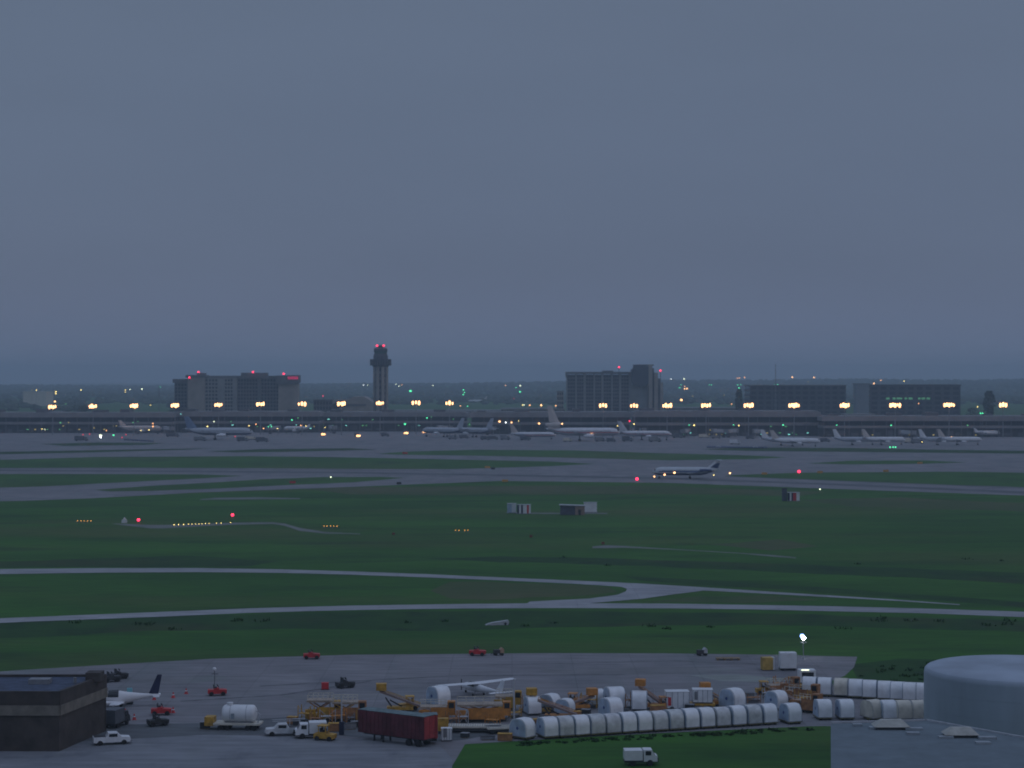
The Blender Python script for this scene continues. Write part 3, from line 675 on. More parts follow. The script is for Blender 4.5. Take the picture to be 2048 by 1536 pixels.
# wide-body tri-jet, nose right
t, zc = airliner(P(1168, 882), .05, 60, 3.3, 'DC', fin_silver, jettan, jetgrey, crimson, 'large silver tri-jet with an engine in its tall fin, parked at the terminal', fin_h=15)
lamp_ball(t, (6, -3.6, zc-2.6), 'warm', .9)
airliner(P(1290, 880.5), .02, 45, 2.35, 'W', fin_silver, fin_silver, jetgrey, crimson, 'narrow silver jet with a crimson stripe, nose pointing right ahead of the tri-jet')
t, zc = airliner(P(1066, 879), .02, 39, 2.2, 'T', fin_silver, jettan, jetgrey, crimson, 'short silver jet with a slanted tan fin, left of the tri-jet')
# left pair
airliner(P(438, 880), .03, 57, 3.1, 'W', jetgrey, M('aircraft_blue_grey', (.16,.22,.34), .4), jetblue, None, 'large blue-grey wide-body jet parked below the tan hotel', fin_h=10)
t, zc = airliner(P(281, 868), .02, 40, 2.3, 'W', jettan, jettan, None, None, 'cream jet with an orange lit nose parked at the left concourse', fin_h=5.5)
airliner(P(594, 866.5), PI-.2, 26, 1.9, 'W', jetwhite, jetwhite, jetgrey, None, 'small white jet half hidden by carts right of the blue-grey jet', fin_h=2.5)
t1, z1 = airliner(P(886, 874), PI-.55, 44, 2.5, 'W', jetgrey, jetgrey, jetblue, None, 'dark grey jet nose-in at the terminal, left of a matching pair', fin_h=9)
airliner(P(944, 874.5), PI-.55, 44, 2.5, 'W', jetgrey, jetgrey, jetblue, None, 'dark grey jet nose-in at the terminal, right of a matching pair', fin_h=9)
# far taxiing jet beyond the terminal
airliner(P(955, 806), PI+.1, 40, 2.0, 'W', jetwhite, jettan, None, None, 'tiny white jet far beyond the terminal, tail to the right', windows=False)
# right rows
for px, py, L, b, lab in ((1568,891,36,jetgrey,'white-tailed jet at left of the first parked pair right of the taxiing jet'), (1591,893,38,jetwhite,'white jet of the first parked pair, nose reaching furthest right of the two'), (1710,890,34,jetgrey,'white-tailed jet just left of the green ground lights, rear one of its pair'), (1768,890,34,jetwhite,'white jet above the three green ground lights'), (1880,890,33,jetgrey,'white-tailed jet behind the last pair at right'), (1920,890,35,jetwhite,'white jet at the far right with an orange lamp over its back')):
    airliner(P(px, py), .03, L, 1.85, 'W', b, jetwhite if b is jetgrey else jettan, jetgrey, None, lab, RT, fin_h=6.4, windows=False)
airliner(P(1974, 874), .3, 26, 2.0, 'T', jetwhite, jetwhite, jetgrey, None, 'white jet lit by an orange lamp at the far right of the terminal', fin_h=2.5, windows=False)

# ------------------------------------------------------------------ lamps
def mast(px, ytop, base, lamps, lab, group, colour='hot', lamp_r=1.2, spread=None, name='floodlight_mast'):
    R = Rect(base); t = thing(name, lab, 'floodlight', P(px, base), 0, group); h = R.z(ytop)
    MB().tube((0,0,0), (0,0,h), .45, .22, n=8).build('pole', grey, t)
    sp = spread or 4.6
    MB().box(-sp/2-.6, sp/2+.6, -.1, .5, h-.2, h+.2).build('crossbar', dark, t)
    for k in range(lamps):
        x = -sp/2+sp*k/max(1, lamps-1) if lamps > 1 else 0
        MB().ball((x, -.9, h+(.35 if k % 2 else -.1)), lamp_r*random.uniform(.68, 1.15), sq=(.78,.8,1.65)).build('lamp', L_[colour], t)
    return t
ROW = 'row of tall floodlight masts along the terminal'
rowx = [(105,814,4),(186,813,4),(268,812,4),(350,811,4),(437,810,4),(521,808.5,4),(604,808,3),(683,807.5,4),(760,806.5,4),(832,805.5,3),(899,806.5,3)]
for k, (x, y, n) in enumerate(rowx):
    mast(x, y, 870, n, ORD[k]+' floodlight mast from the left edge in the terminal row', ROW, lamp_r=1.3, spread=5.6)
rowx2 = [(1206,811,3),(1268,811.5,3),(1334,811.5,4),(1412,811,4),(1497,811,4),(1588,811,5),(1689,811,4),(1790,810.5,5),(1898,810,5),(2006,810,3)]
for k, (x, y, n) in enumerate(rowx2):
    mast(x, y, 876, n, ORD[k]+' floodlight mast from the ribbed hotel rightwards in the terminal row', ROW, lamp_r=1.3, spread=1.5*n+.4)

LIGHTS = [  # x, y, colour, lamp radius in photo pixels
 (64,780,'dimyellow',1),(73,780,'yellow',1.3),(112,783.5,'yellow',1.7),(112,787.3,'yellow',1.8),(110,803,'warm',2.4),(132,808,'dimgreen',1.3),(162,780,'yellow',1.5),(251,780,'yellow',1.4),(251,784,'yellow',1.1),(260,779,'pale',1.1),(284,778,'pale',1.6),(321,774,'green',1.2),(301,810,'yellow',1.1),(362,828,'cyan',1.2),
 (121,845.5,'dimgreen',2.2),(137,845,'dimyellow',1.4),(84,858,'yellow',1.2),(90,859,'pale',1.1),(266,845,'dimgreen',1.6),(276,843,'dimgreen',1.3),(306,847,'orange',1.5),(306,853,'orange',2.0),(213,861,'orange',1.3),(282,861,'yellow',1.2),(298,860,'yellow',1.4),
 (646,792,'red',1.2),(418,811,'yellow',1.5),(502,812,'dimgreen',1.2),(598,808.5,'green',2.4),(727,770,'white',1.3),(735,770,'pale',1),(415,853,'yellow',1.8),(498,851.5,'yellow',1.4),(512,848.6,'orange',1.5),(527,857,'orange',1.6),(428,843,'pale',1.3),(462,843,'dimgreen',1.3),(537,853,'green',1.3),(543,853,'green',1.3),(555,857,'yellow',1.3),(584,840,'green',1.7),(596,836,'dimgreen',1.5),(602,851,'orange',1.6),(612,852,'yellow',1.3),(650,855,'yellow',1.2),
 (792,768.5,'pale',1.2),(804,769.5,'orange',1.3),(798,772.4,'pale',1.3),(821,782,'green',3.0),(866,771,'pale',1.4),(895,774,'dimgreen',1),(927,780,'green',1.6),(929,785,'green',1.2),(926.5,789,'green',1.7),(921,811.6,'orange',1.3),(935,812.6,'green',1.3),(1011,771,'orange',1.4),(1032,775,'green',1.6),(1040,783.5,'green',2.0),(1040.5,771.5,'pale',2.0),(810,848,'green',2.4),(854,836,'green',1.7),(863,834,'dimgreen',1.2),(939,849,'dimgreen',1.6),(965,858,'dimgreen',2.4),(999,843,'warm',2.6),(1011.5,845,'white',1.7),(1023,845,'warm',2.0),(1037,842,'yellow',1.0),
 (1045,810,'yellow',1.4),(1048,810,'pale',1.3),(1059.6,810.5,'orange',1.9),(1082.5,810.5,'warm',2.4),(1111.5,811.5,'orange',1.7),(1152.3,811.5,'warm',1.5),(1156.3,811.8,'warm',1.5),(1151,801,'pale',1.3),(1168.5,800,'hot',3.0),(1198,793.5,'red',1.8),(1153.3,776,'green',1.8),(1157.5,776,'white',1.3),(1154.5,780.5,'green',1.5),(1289.5,779.5,'green',1.8),(1078,847,'warm',2.4),(1124,847.5,'warm',2.1),(1245,848.5,'warm',2.0),(1235,851.5,'yellow',1.3),(1259,842.3,'red',1.9),(1268,848,'yellow',1.6),(1028,797,'dimred',1.1),
 (1342,758,'white',1.4),(1368,758,'pale',1.9),(1369.5,773,'orange',1.6),(1374,777.3,'warm',1.8),(1369,777.6,'warm',1.6),(1362,769.5,'green',1.4),(1359,775.5,'green',1.6),(1362.5,800,'warm',3.0),(1385,792,'dimyellow',1.1),(1418.5,770,'green',1.2),(1423,770,'green',1.2),(1475,756,'orange',1.6),(1478.7,756,'orange',1.6),(1489,755,'orange',1.6),(1475.5,769.5,'green',1.4),(1481.5,769.5,'green',1.2),(1478,776,'green',1.6),(1500,776,'green',1.4),(1448,790.5,'dimyellow',1.1),(1463,808,'orange',1.2),(1549,769.5,'green',1.2),(1555,769,'green',1.5),(1584.5,754.5,'warm',2.2),(1628,755,'warm',2.0),(1616,764,'dimyellow',1.2),
 (1378,850,'green',1.3),(1388,850.5,'yellow',1.9),(1378.5,863,'orange',1.8),(1467,850,'green',1.2),(1477.5,851,'yellow',1.6),(1469,863.5,'orange',2.0),(1566,850,'green',1.9),(1420,860,'dimyellow',1.3),
 (1638.5,772,'green',1.6),(1647,772,'green',1.1),(1748,767,'warm',2.2),(1744.5,773.5,'warm',2.2),(1750.5,773,'warm',2.2),(1761.5,760.5,'orange',1.7),(1808,762,'yellow',1.5),(1878.5,773.5,'yellow',1.6),(1875,786,'green',1.6),(1837,807,'orange',1.5),(1847,807,'orange',1.5),(1955,813.5,'yellow',1.5),(1961,826.5,'green',1.8),(1965,826.5,'green',1.6),(1649,821,'green',1.7),(1673,850,'green',1.3),(1782,850.5,'green',1.7),(1935,850.5,'dimgreen',2.0),(1970,864,'warm',2.0),(1975,864,'orange',2.2),(1903,874.5,'warm',2.0),(1844,884,'yellow',1.2),
]
CN = {'warm':'bright warm','hot':'very bright','orange':'orange','yellow':'yellow','pale':'pale greenish white','white':'white','green':'green','dimgreen':'dim green','cyan':'bluish green','red':'red','dimred':'dim red','dimyellow':'dim yellow'}
def zone(x):
    for lim, nm in ((343,'left of tan hotel'),(600,'by tan hotel'),(740,'between tan hotel and tower'),(1000,'between tower and tri-jet'),(1130,'near tri-jet tail'),(1335,'by ribbed hotel'),(1500,'between ribbed hotel and garages'),(1695,'by left dark garage'),(1930,'by right dark garage')):
        if x < lim: return nm
    return 'at far right'
cnt = {}; items = []
for x, y, c, r_ in sorted(LIGHTS):
    band = 'on the skyline' if y < 776 else 'above terminal roof' if y < 824 else 'at terminal front'
    k = (zone(x), band, c); cnt[k] = cnt.get(k, 0)+1; items.append((x, y, c, r_, k, cnt[k]))
for x, y, c, r_, k, i in items:
    lab = '%s lamp %s, %s' % (CN[c], k[1], k[0]) if cnt[k] == 1 else '%s %s lamp from left %s, %s' % (ORD[i-1], CN[c], k[1], k[0])
    if y < 776:
        d = 6300.0+random.uniform(-300,300); s = F/d; X_ = (x-CX)/s; z = H-(y-YH)/s; zg = hill_z(X_, d)-.3
        if z < zg+8: d = 5200.0; s = F/d; X_ = (x-CX)/s; z = H-(y-YH)/s; zg = 0
        loc = (X_, d, zg); h = z-zg
    else:
        base = random.uniform(828,842) if y < 824 else (872 if x < 1268 else 878)
        if y > 862: base = y+6+random.uniform(0,4)
        s = S(base); loc = P(x, base); h = (base-y)/s
    t = thing('lamp_post', lab, 'lamp', loc, 0, 'lamps '+k[1])
    MB().tube((0,0,0), (0,0,h), .3*max(.5, 1/s*.7), .15*max(.5, 1/s*.7), n=6).build('pole', grey, t)
    MB().ball((0,-.5,h), r_/s*.82).build('lamp', L_[c], t)
    MB().box(-r_/s*.7, r_/s*.7, -.2, .6, h+r_/s*.6, h+r_/s*.8).build('lamp_hood', dark, t)

# ------------------------------------------------------------------ service vehicles
def wheels(t, xs_, w, r=.42):
    for x in xs_:
        for s_ in (-1, 1): MB().tube((x, s_*w-.14, r), (x, s_*w+.14, r), r, n=12).build('wheel', rubber, t)
def box_truck(loc, rz, lab, body=dirty_white, cab=white, L=6.0, Hh=2.8, group=None, lights=None, sc_=1.0):
    t = thing('box_truck', lab, 'truck', loc, rz, group); t.scale = (sc_,)*3
    part('chassis', -L/2, L/2, -.9, .9, .45, .75, dark, t)
    MB().box(-L/2, L/2-1.9, -1.1, 1.1, .78, Hh).build('cargo_box', body, t)
    MB().prism([(L/2-1.75,.6),(L/2+.1,.6),(L/2+.1,1.35),(L/2-.25,1.45),(L/2-.6,2.15),(L/2-1.75,2.15)], 1, -1.0, 1.0).build('cab', cab, t)
    MB().prism([(L/2-.20,1.45),(L/2-.53,2.08),(L/2-.60,2.08),(L/2-.27,1.45)], 1, -.88, .88).build('windscreen', glass, t)
    for s_ in (-1, 1): MB().box(L/2-1.5, L/2-.75, s_*1.01-.02, s_*1.01+.02, 1.45, 2.0).build('side_window', glass, t)
    part('bumper', L/2+.1, L/2+.25, -1, 1, .45, .7, dark, t)
    wheels(t, (L/2-.9, -L/2+1.1), .92)
    for s_ in (-1, 1): MB().ball((L/2+.18, s_*.75, .95), (.16 if lights is None else .75)/sc_ if lights is None else .8).build('headlight', L_[lights] if lights else glass, t)
    return t
def tug(loc, rz, lab, body, lights=None, group=None, cab=False):
    t = thing('towing_tractor', lab, 'towing tractor', loc, rz, group)
    MB().prism([(-1.5,.35),(1.5,.35),(1.55,.95),(.3,1.05),(.2,1.25),(-.5,1.25),(-.6,1.0),(-1.5,1.0)], 1, -.75, .75).build('body', body, t)
    MB().box(-.5, -.05, -.55, .55, 1.26, 1.42).box(-.62, -.5, -.55, .55, 1.26, 1.8).build('seat', dark, t)
    MB().tube((.35,0,1.05), (.1,0,1.6), .04).tube((.02,0,1.58), (.14,0,1.66), .22, n=10).build('steering_wheel', dark, t)
    if cab: MB().box(-.8,-.7,-.7,-.6,1.0,2.1).box(-.8,-.7,.6,.7,1.0,2.1).box(.3,.4,-.7,-.6,1.0,2.1).box(.3,.4,.6,.7,1.0,2.1).box(-.9,.5,-.8,.8,2.1,2.2).build('canopy', body, t)
    wheels(t, (-.95, .95), .72, .36)
    if lights: MB().ball((1.65,-.4,.8), .7).ball((1.65,.5,.8), .7).build('headlight', L_[lights], t)
    return t
def cart(loc, rz, lab, body, group=None, L=3.0, h=1.5):
    t = thing('baggage_cart', lab, 'baggage cart', loc, rz, group)
    part('deck', -L/2, L/2, -.75, .75, .45, .58, dark, t); part('hood', -L/2+.1, L/2-.1, -.7, .7, h, h+.12, body, t)
    part('end_wall', -L/2+.05, -L/2+.15, -.7, .7, .58, h, body, t); part('end_wall', L/2-.15, L/2-.05, -.7, .7, .58, h, body, t)
    MB().box(-L/2+.3, L/2-.3, -.6, .6, .58, h-.4).build('luggage', blue, t)
    wheels(t, (-L/2+.5, L/2-.5), .62, .24); MB().tube((L/2,0,.4), (L/2+.9,0,.3), .05).build('tow_bar', dark, t)
    return t

# far apron vehicles
FAR = 'service vehicles in front of the terminal'
for (px, py, rz, lt, lab, b) in ((645,871,-1.3,'warm','dark truck driving towards the camera with orange headlights, left of the tower','d'), (714,874,-1.2,'warm','dark truck with bright headlights straight below the gap left of the tower','d'), (811,868.5,-1.4,'warm','truck with twin headlights right of the tower foot','d'), (849,866,-1.5,'warm','truck with twin headlights next to the dark grey jets','d')):
    box_truck(P(px, py), rz, lab, M('dull_truck_paint', (.10,.11,.13), .6), M('dull_truck_paint', (.1,.1,.1)), group=FAR, lights=lt, sc_=1.3)
vx = [(770,873,.2,'dark','small dark truck on open apron below the control tower'), (905,879,0,'grey','dark grey truck under the dark jets, left one'), (928,877,.4,'dark','dark truck under the dark jets, right one'), (970,880,.1,'dark','long dark truck left of the short silver jet'), (986,879,.3,'dark','dark truck touching the tail of the short silver jet'), (1010,880,0,'grey','grey truck beneath the slanted tan fin'), (1050,881,.1,'dark','dark truck under the short silver jet nose'), (1135,883.5,.1,'cream','cream truck beneath the tri-jet wing'), (1200,883,.2,'grey','grey truck by the tri-jet engine'), (1222,884,0,'dark','dark truck under the tri-jet nose'), (1255,883,.1,'dark','dark truck under the tail end of the narrow silver jet'), (1310,884,.2,'grey','grey truck under the narrow silver jet nose'), (485,883,.1,'dark','dark truck under the blue-grey jet nose'), (500,880,.3,'cream','pale truck just ahead of the blue-grey jet'), (524,884,0,'dark','low dark truck right of the blue-grey jet'), (400,882,0,'grey','grey truck under the wing of the blue-grey jet'), (162,882,.3,'dark','dark truck on the apron left of the white-green light'), (345,874,.2,'dark','dark truck between the cream jet and blue-grey jet'), (1355,876,.1,'dark','dark truck just ahead of the narrow silver jet'), (1408,876,.2,'cream','pale truck at the open terminal bays, left one'), (1432,877,.1,'grey','pale grey truck at the open terminal bays, right one'), (1470,889,0,'white','white truck above the row of blue carts'), (1500,878,.2,'dark','dark truck left of the first white tails'), (1650,884,.1,'dark','dark truck between the first two pairs of parked jets'), (1818,886,.2,'cream','cream truck between the second and third pairs of parked jets'), (1834,887,0,'grey','grey truck between the second and third pairs of parked jets')]
MM = {'dark': M('dull_truck_paint', (.1,.1,.1)), 'grey': grey, 'cream': cream, 'white': white}
for px, py, rz, c, lab in vx:
    box_truck(P(px, py), rz, lab, MM[c], MM[c] if c != 'dark' else grey, group=FAR, sc_=random.uniform(1.1,1.5), L=random.uniform(5.5,8), Hh=random.uniform(2.4,3.1))
for k in range(13):
    px = 1418+k*9.3
    cart(P(px, 896+.12*k), .02, ORD[k]+' cart from left in the low blue row below the first white tails', blue if k not in (2,10) else white, 'blue baggage carts in a row', L=3.1)
for k in range(7):
    cart(P(252+k*8.5, 881+.5*k), -.05, ORD[k]+' cart from left in the dark row below the cream jet', M('dark_cart', (.04,.045,.06), .6), 'dark baggage carts in a row on the left', L=3.1)
# ground lights on the far apron
def ground_light(px, py, c, r_, lab, group=None, h=.8, pole=True, name='ground_light', cat='light'):
    s = S(py); t = thing(name, lab, cat, P(px, py), 0, group)
    MB().tube((0,0,0), (0,0,h), .12, n=6).build('stem', dark, t); MB().tube((0,0,0), (0,0,.15), .4, n=8).build('base', grey, t)
    MB().ball((0,-.1,h+r_/s*.6), r_/s*.8).build('lamp', L_[c], t)
    return t
ground_light(201, 878, 'pale', 3.2, 'big white-green light glaring on the left apron', h=2); ground_light(201.5, 879.5, 'flood', 1.4, 'small cool white light just under the big white-green one', h=2)
ground_light(227, 875, 'green', 2.2, 'green light right of the big white-green one', h=1.5)
for k, (x, y) in enumerate(((166,872),(179,871),(252,872),(244,878),(470,876))): ground_light(x, y, 'dimred', 1.7, ['leftmost dim red apron light','dim red apron light second from left','dim red apron light below the cream jet','dim red apron light nearest to the dark cart row','dim red light under the blue-grey jet'][k], 'dim red apron lights')
ground_light(1132, 880, 'red', 1.8, 'red light under the tri-jet wing'); ground_light(976, 880, 'yellow', 1.6, 'yellow light under the dark vehicles left of the short silver jet')
ground_light(1183, 866, 'warm', 1.8, 'warm light at the tri-jet side', h=3); ground_light(1224, 874, 'warm', 1.9, 'warm light under the tri-jet nose', h=1.5); ground_light(1299, 874, 'warm', 1.5, 'warm light under the narrow silver jet', h=1.5); ground_light(1332, 871, 'warm', 2.0, 'warm light at the nose of the narrow silver jet', h=2.5)
for k, x in enumerate((1780,1786,1791)): ground_light(x, 897.5, 'green', 1.8, ['leftmost','middle one','rightmost'][k]+' of three green lights on the right apron', 'three green lights in a row')
# airfield lights on the grass
for x, y, lab in ((1274,963,'red obstruction light just left of the taxiing jet nose'), (1598,948,'red obstruction light right of the taxiing jet'), (277,1046,'red obstruction light at left end of the gravel pad'), (465,1036,'red obstruction light at right end of the gravel pad')):
    ground_light(x, y, 'red', 4.0, lab, 'red obstruction lights on the field', h=.7)
ground_light(1460, 951, 'hot', 2.2, 'bright white light just behind the taxiing jet tail', h=.9)
k = 0
for x in (348,357,367): k += 1; ground_light(x, 1052.5-k*.3, 'yellow', 1.2, ORD[k-1]+' tiny yellow lamp from left along the gravel pad', 'tiny yellow lamps along the gravel pad', h=.35)
for x in (377,384,391,398,404,411,418,433,442,461): k += 1; ground_light(x, 1051-.028*(x-377)*1.4, 'yellow', 1.0, ORD[k-1]+' tiny yellow lamp from left along the gravel pad', 'tiny yellow lamps along the gravel pad', h=.35)
for nm, xs_, y in (('at the far left of the field',(155,162,168.5,175,182),1044.5), ('right of the gravel pad',(648,654,661,667.5,674),1055), ('left of the field shelters',(911,918,929.5,936),1063.5)):
    for i, x in enumerate(xs_): ground_light(x, y, 'amber', 1.0, ORD[i]+' amber lamp from left in the bar '+nm, 'short bars of amber approach lamps', h=.4)
for x, y, lab in ((661.5,957.5,'pale green marker light on the turf left of the runway sign'), (1640,982,'pale green marker light on the turf right of the striped box')):
    ground_light(x, y, 'pale', 1.7, lab, 'pale green runway edge lights', h=.6)
# small signs
def sign(px, py, c, lab, w=2.2, h=.9, lit=None):
    t = thing('taxiway_sign', lab, 'sign', P(px, py), 0, 'orange and red taxiway signs')
    MB().box(-w/2, w/2, -.15, .15, .25, .25+h).build('panel', c, t)
    for s_ in (-1, 1): part('leg', s_*w*.35-.06, s_*w*.35+.06, -.05, .05, 0, .25, dark, t)
sgn_o = M('orange_sign_face', (.62,.30,.05), .5, var=.1); sgn_r = M('red_sign_face', (.60,.04,.05), .5, var=.1)
for a in ((975,937,sgn_o,'orange taxiway sign on the turf island left of the taxiing jet'), (1010,964.5,sgn_o,'orange taxiway sign at the runway edge above the field shelters'), (1529,950,sgn_o,'orange taxiway sign between the jet and the red light'), (1640,947,sgn_o,'orange taxiway sign just right of the red light'), (1772,944.5,sgn_o,'orange taxiway sign on the right turf, further along'), (1840,928.5,sgn_o,'orange taxiway sign on the small right island'), (585,967.5,sgn_r,'red taxiway sign on the left turf island'), (810,908.5,sgn_r,'red taxiway sign far out below the control tower'), (1206,1090,sgn_r,'small red sign at the bare patch in the grass'), (1062,1076,sgn_r,'faint red sign alone in the middle of the field'), (787,1071,sgn_r,'small red sign by the thin gravel track')):
    sign(*a, w=3.0 if a[1] > 920 else 3.6, h=1.1) if a[1] < 1000 else sign(a[0], a[1], M('faded_red', (.22,.07,.05), .7), a[3], w=.9, h=.7)
for px, lab in ((986,'dark box next to the orange island sign'), (798,'dark box at the runway edge below the red sign')):
    t = thing('cable_box', lab, 'box', P(px, 939 if px > 900 else 969)); part('cabinet', -1.1, 1.1, -.6, .6, .12, 1.2, dark, t); part('plinth', -1.2, 1.2, -.7, .7, 0, .12, grey, t)

# striped shelters in the field
def shelter(px, py, w, h, d, mats, lab, n, rz=0):
    t = thing('equipment_shelter', lab, 'shelter', P(px, py), rz, 'equipment shelters in the grass')
    part('plinth', -w/2-.3, w/2+.3, -.3, d+.3, 0, .25, grey, t)
    for k in range(n): part('wall_panel', -w/2+w*k/n, -w/2+w*(k+1)/n-.02, 0, d, .25, .25+h, mats[k % len(mats)], t)
    part('roof', -w/2-.12, w/2+.12, -.12, d+.12, .25+h, .42+h, ltgrey, t)
    return t
t = shelter(1023.5, 1026.5, 3.5, 3.3, 2.6, [alum_shade, white], 'plain white shelter, left half of the striped pair', 2)
t = shelter(1048, 1028, 5.2, 3.2, 2.6, [navy, white, navy, white, white, red, white], 'shelter with red, white and navy upright stripes', 7)
t = thing('brick_shed', 'low brown shed with a sloping roof right of the striped shelter', 'shed', P(1145, 1030))
MB().box(-4.6, 1.0, 0, 3.5, 0, 3.6).build('dark_wing', M('slate_wall', (.09,.10,.14), .8), t); MB().box(1.02, 4.6, -.3, 3.5, 0, 3.3).build('wall', M('brown_shed_wall', (.30,.22,.19), .85), t)
MB().prism([(-5.0,3.62),(4.9,3.32),(4.9,3.62),(-5.0,3.95)], 1, -.6, 3.9).build('roof', ltgrey, t); part('door', 2.2, 3.2, -.36, -.31, 0, 2.1, dark, t)
t = shelter(1181, 1025.5, 5.0, 3.6, 2.4, [white], 'plain pale white trailer box at the right end of the brown shed', 2)
t = shelter(1588, 1002.5, 4.9, 3.3, 2.5, [navy, white, navy, red, red, white, white], 'small striped box alone in the grass right of the jet', 7)
t = thing('steel_stand', 'dark steel mast cabinet left of the lone striped box', 'cabinet', P(1569, 1002)); part('cabinet', -1.0, 1.0, 0, 1, 0, 5.2, M('slate_wall', (.09,.1,.14)), t); part('cap', -1.2, 1.2, -.1, 1.1, 5.2, 5.4, dark, t)
t = thing('white_marker', 'small white post hut at the left end of the gravel pad', 'marker', P(248.5, 1046)); MB().prism([(-.9,0),(.9,0),(.9,.9),(0,2.0),(-.9,.9)], 1, -.5, .5).build('hut', white, t); part('base', -1.1, 1.1, -.7, .7, 0, .08, grey, t)
t = thing('culvert', 'pale concrete culvert slab tilted in the ditch above the apron', 'culvert', P(995, 1250), .15); MB().prism([(-2.6,.1),(-1.2,.55),(2.2,1.0),(2.4,.7),(2.2,.0),(-2.4,.0)], 1, -.6, .6).build('slab', ltgrey, t); MB().tube((1.6,-.7,.3), (1.6,.7,.3), .28, n=12).build('pipe', dark, t)
# weeds in the ditch and by the container row
wd = MB()
def weed(px, py, r, n=26):
    c = P(px, py)
    for _ in range(n):
        a = random.uniform(0, 2*PI); q = random.uniform(0, r); b = c+Vector((q*math.cos(a), q*math.sin(a), 0)); h = random.uniform(.15, .55)*min(1.3, r)
        l_ = Vector((random.uniform(-.3,.3), random.uniform(-.3,.3), h)); w_ = Vector((random.uniform(.08,.22), random.uniform(-.1,.1), 0))
        wd.add([b-w_, b+w_, b+l_+w_*.5, b+l_-w_*.4], [(0,1,2,3)])
for _ in range(22): weed(random.uniform(-60,2100), 1246+random.gauss(0,6), random.uniform(.8,3.0), 14)
for _ in range(6): weed(random.uniform(900,2100), 1124+random.gauss(0,6), random.uniform(1,2.6), 8)
for _ in range(90):
    x = random.uniform(1030,1640); weed(x, 1489-(x-1030)*.053+random.uniform(-2,4), random.uniform(.3,.8), 10)
for _ in range(16): weed(random.uniform(1700,1860), random.uniform(1325,1378), random.uniform(.4,1.2), 9)
for _ in range(14): weed(1432+random.gauss(0,22), 1469+random.uniform(-2,3), random.uniform(.3,.7), 16)
o = wd.build('tall_weeds', rough_grass, kind='stuff'); o['label'] = 'ragged dark weeds in the ditches and along the container row'; o['category'] = 'weeds'

# ------------------------------------------------------------------ foreground: big buildings and tank
# brown building lower left
bz = 8.4
t = thing('brick_building', 'dark brown flat-roofed building with a tan band at the lower left corner', 'building', (0,0,0))
A = PZ(118,1383,bz); B = PZ(212,1348.5,bz); dv = (B-A); dv.z = 0
back = Vector((-60, -2, 0))
def wallseg(name, a, b, z0, z1, th, mat):
    a, b = Vector((a.x,a.y,0)), Vector((b.x,b.y,0)); u = (b-a).normalized(); n = Vector((-u.y, u.x, 0))*th
    mb = MB(); mb.loft([[(*(a.xy),z0), (*(b.xy),z0), (*((b+n).xy),z0), (*((a+n).xy),z0)], [(*(a.xy),z1), (*(b.xy),z1), (*((b+n).xy),z1), (*((a+n).xy),z1)]]); return mb.build(name, mat, t)
A2 = A+Vector((-40,.8,0)); B2 = B+Vector((-44,-.5,0))
def out(a, b, q):      # push the segment outwards
    u = (b-a).normalized(); n = Vector((u.y, -u.x, 0))*q; return a+n, b+n
for (a, b) in ((A, B), (A2, A)):
    wallseg('lower_wall', a, b, 0, bz-3.35, .4, brownwall)
    a1, b1 = out(a, b, .25); wallseg('tan_band', a1, b1, bz-3.35, bz-1.95, .65, tanband)
    a1, b1 = out(a, b, .12); wallseg('fascia', a1, b1, bz-1.95, bz, .5, brownwall)
wallseg('lower_wall', B, B2, 0, bz, .4, brownwall)
MB().loft([[(A.x,A.y,bz-.5), (B.x,B.y,bz-.5), (B2.x,B2.y,bz-.5), (A2.x,A2.y,bz-.5)], [(A.x,A.y,bz-.35), (B.x,B.y,bz-.35), (B2.x,B2.y,bz-.35), (A2.x,A2.y,bz-.35)]]).build('roof', brownroof, t)
c = PZ(196,1356,bz); MB().box(c.x-1.6, c.x+.6, c.y-1.3, c.y+1.4, bz-.36, bz+.9).build('roof_unit', brownwall, t)
c = PZ(80,1362,bz); MB().box(c.x-1.5, c.x+1.5, c.y-1, c.y+1, bz-.36, bz+.35).build('roof_unit', grey, t); MB().tube((c.x+5,c.y,bz-.4),(c.x+5,c.y,bz+.5),.25).build('vent_pipe', grey, t)
# round tank lower right
t = thing('storage_tank', 'huge pale blue-grey cylindrical tank with domed top at the right edge', 'storage tank', (72.6, 285, 0))
Rk = 13.6; zs = 10.75
prof = [(Rk,0),(Rk,zs-.9),(Rk-.08,zs-.45),(Rk-.35,zs-.16),(Rk-.9,zs+.05),(Rk*.8,zs+.12),(Rk*.55,zs+.18),(Rk*.25,zs+.22),(.3,zs+.24)]
MB().lathe(prof[:4], 64).build('shell', tank_m, t, smooth=True)
MB().lathe(prof[3:], 64).build('dome', tank_m, t, smooth=True)
for zq in (2.6, 5.2, 7.8): MB().lathe([(Rk+.004,zq-.03),(Rk+.02,zq-.02),(Rk+.02,zq+.02),(Rk+.004,zq+.03)], 64).build('weld_seam', tank_m, t)
MB().lathe([(Rk+.35,0),(Rk+.35,.35),(Rk-.5,.36)], 48).build('footing', ltgrey, t)
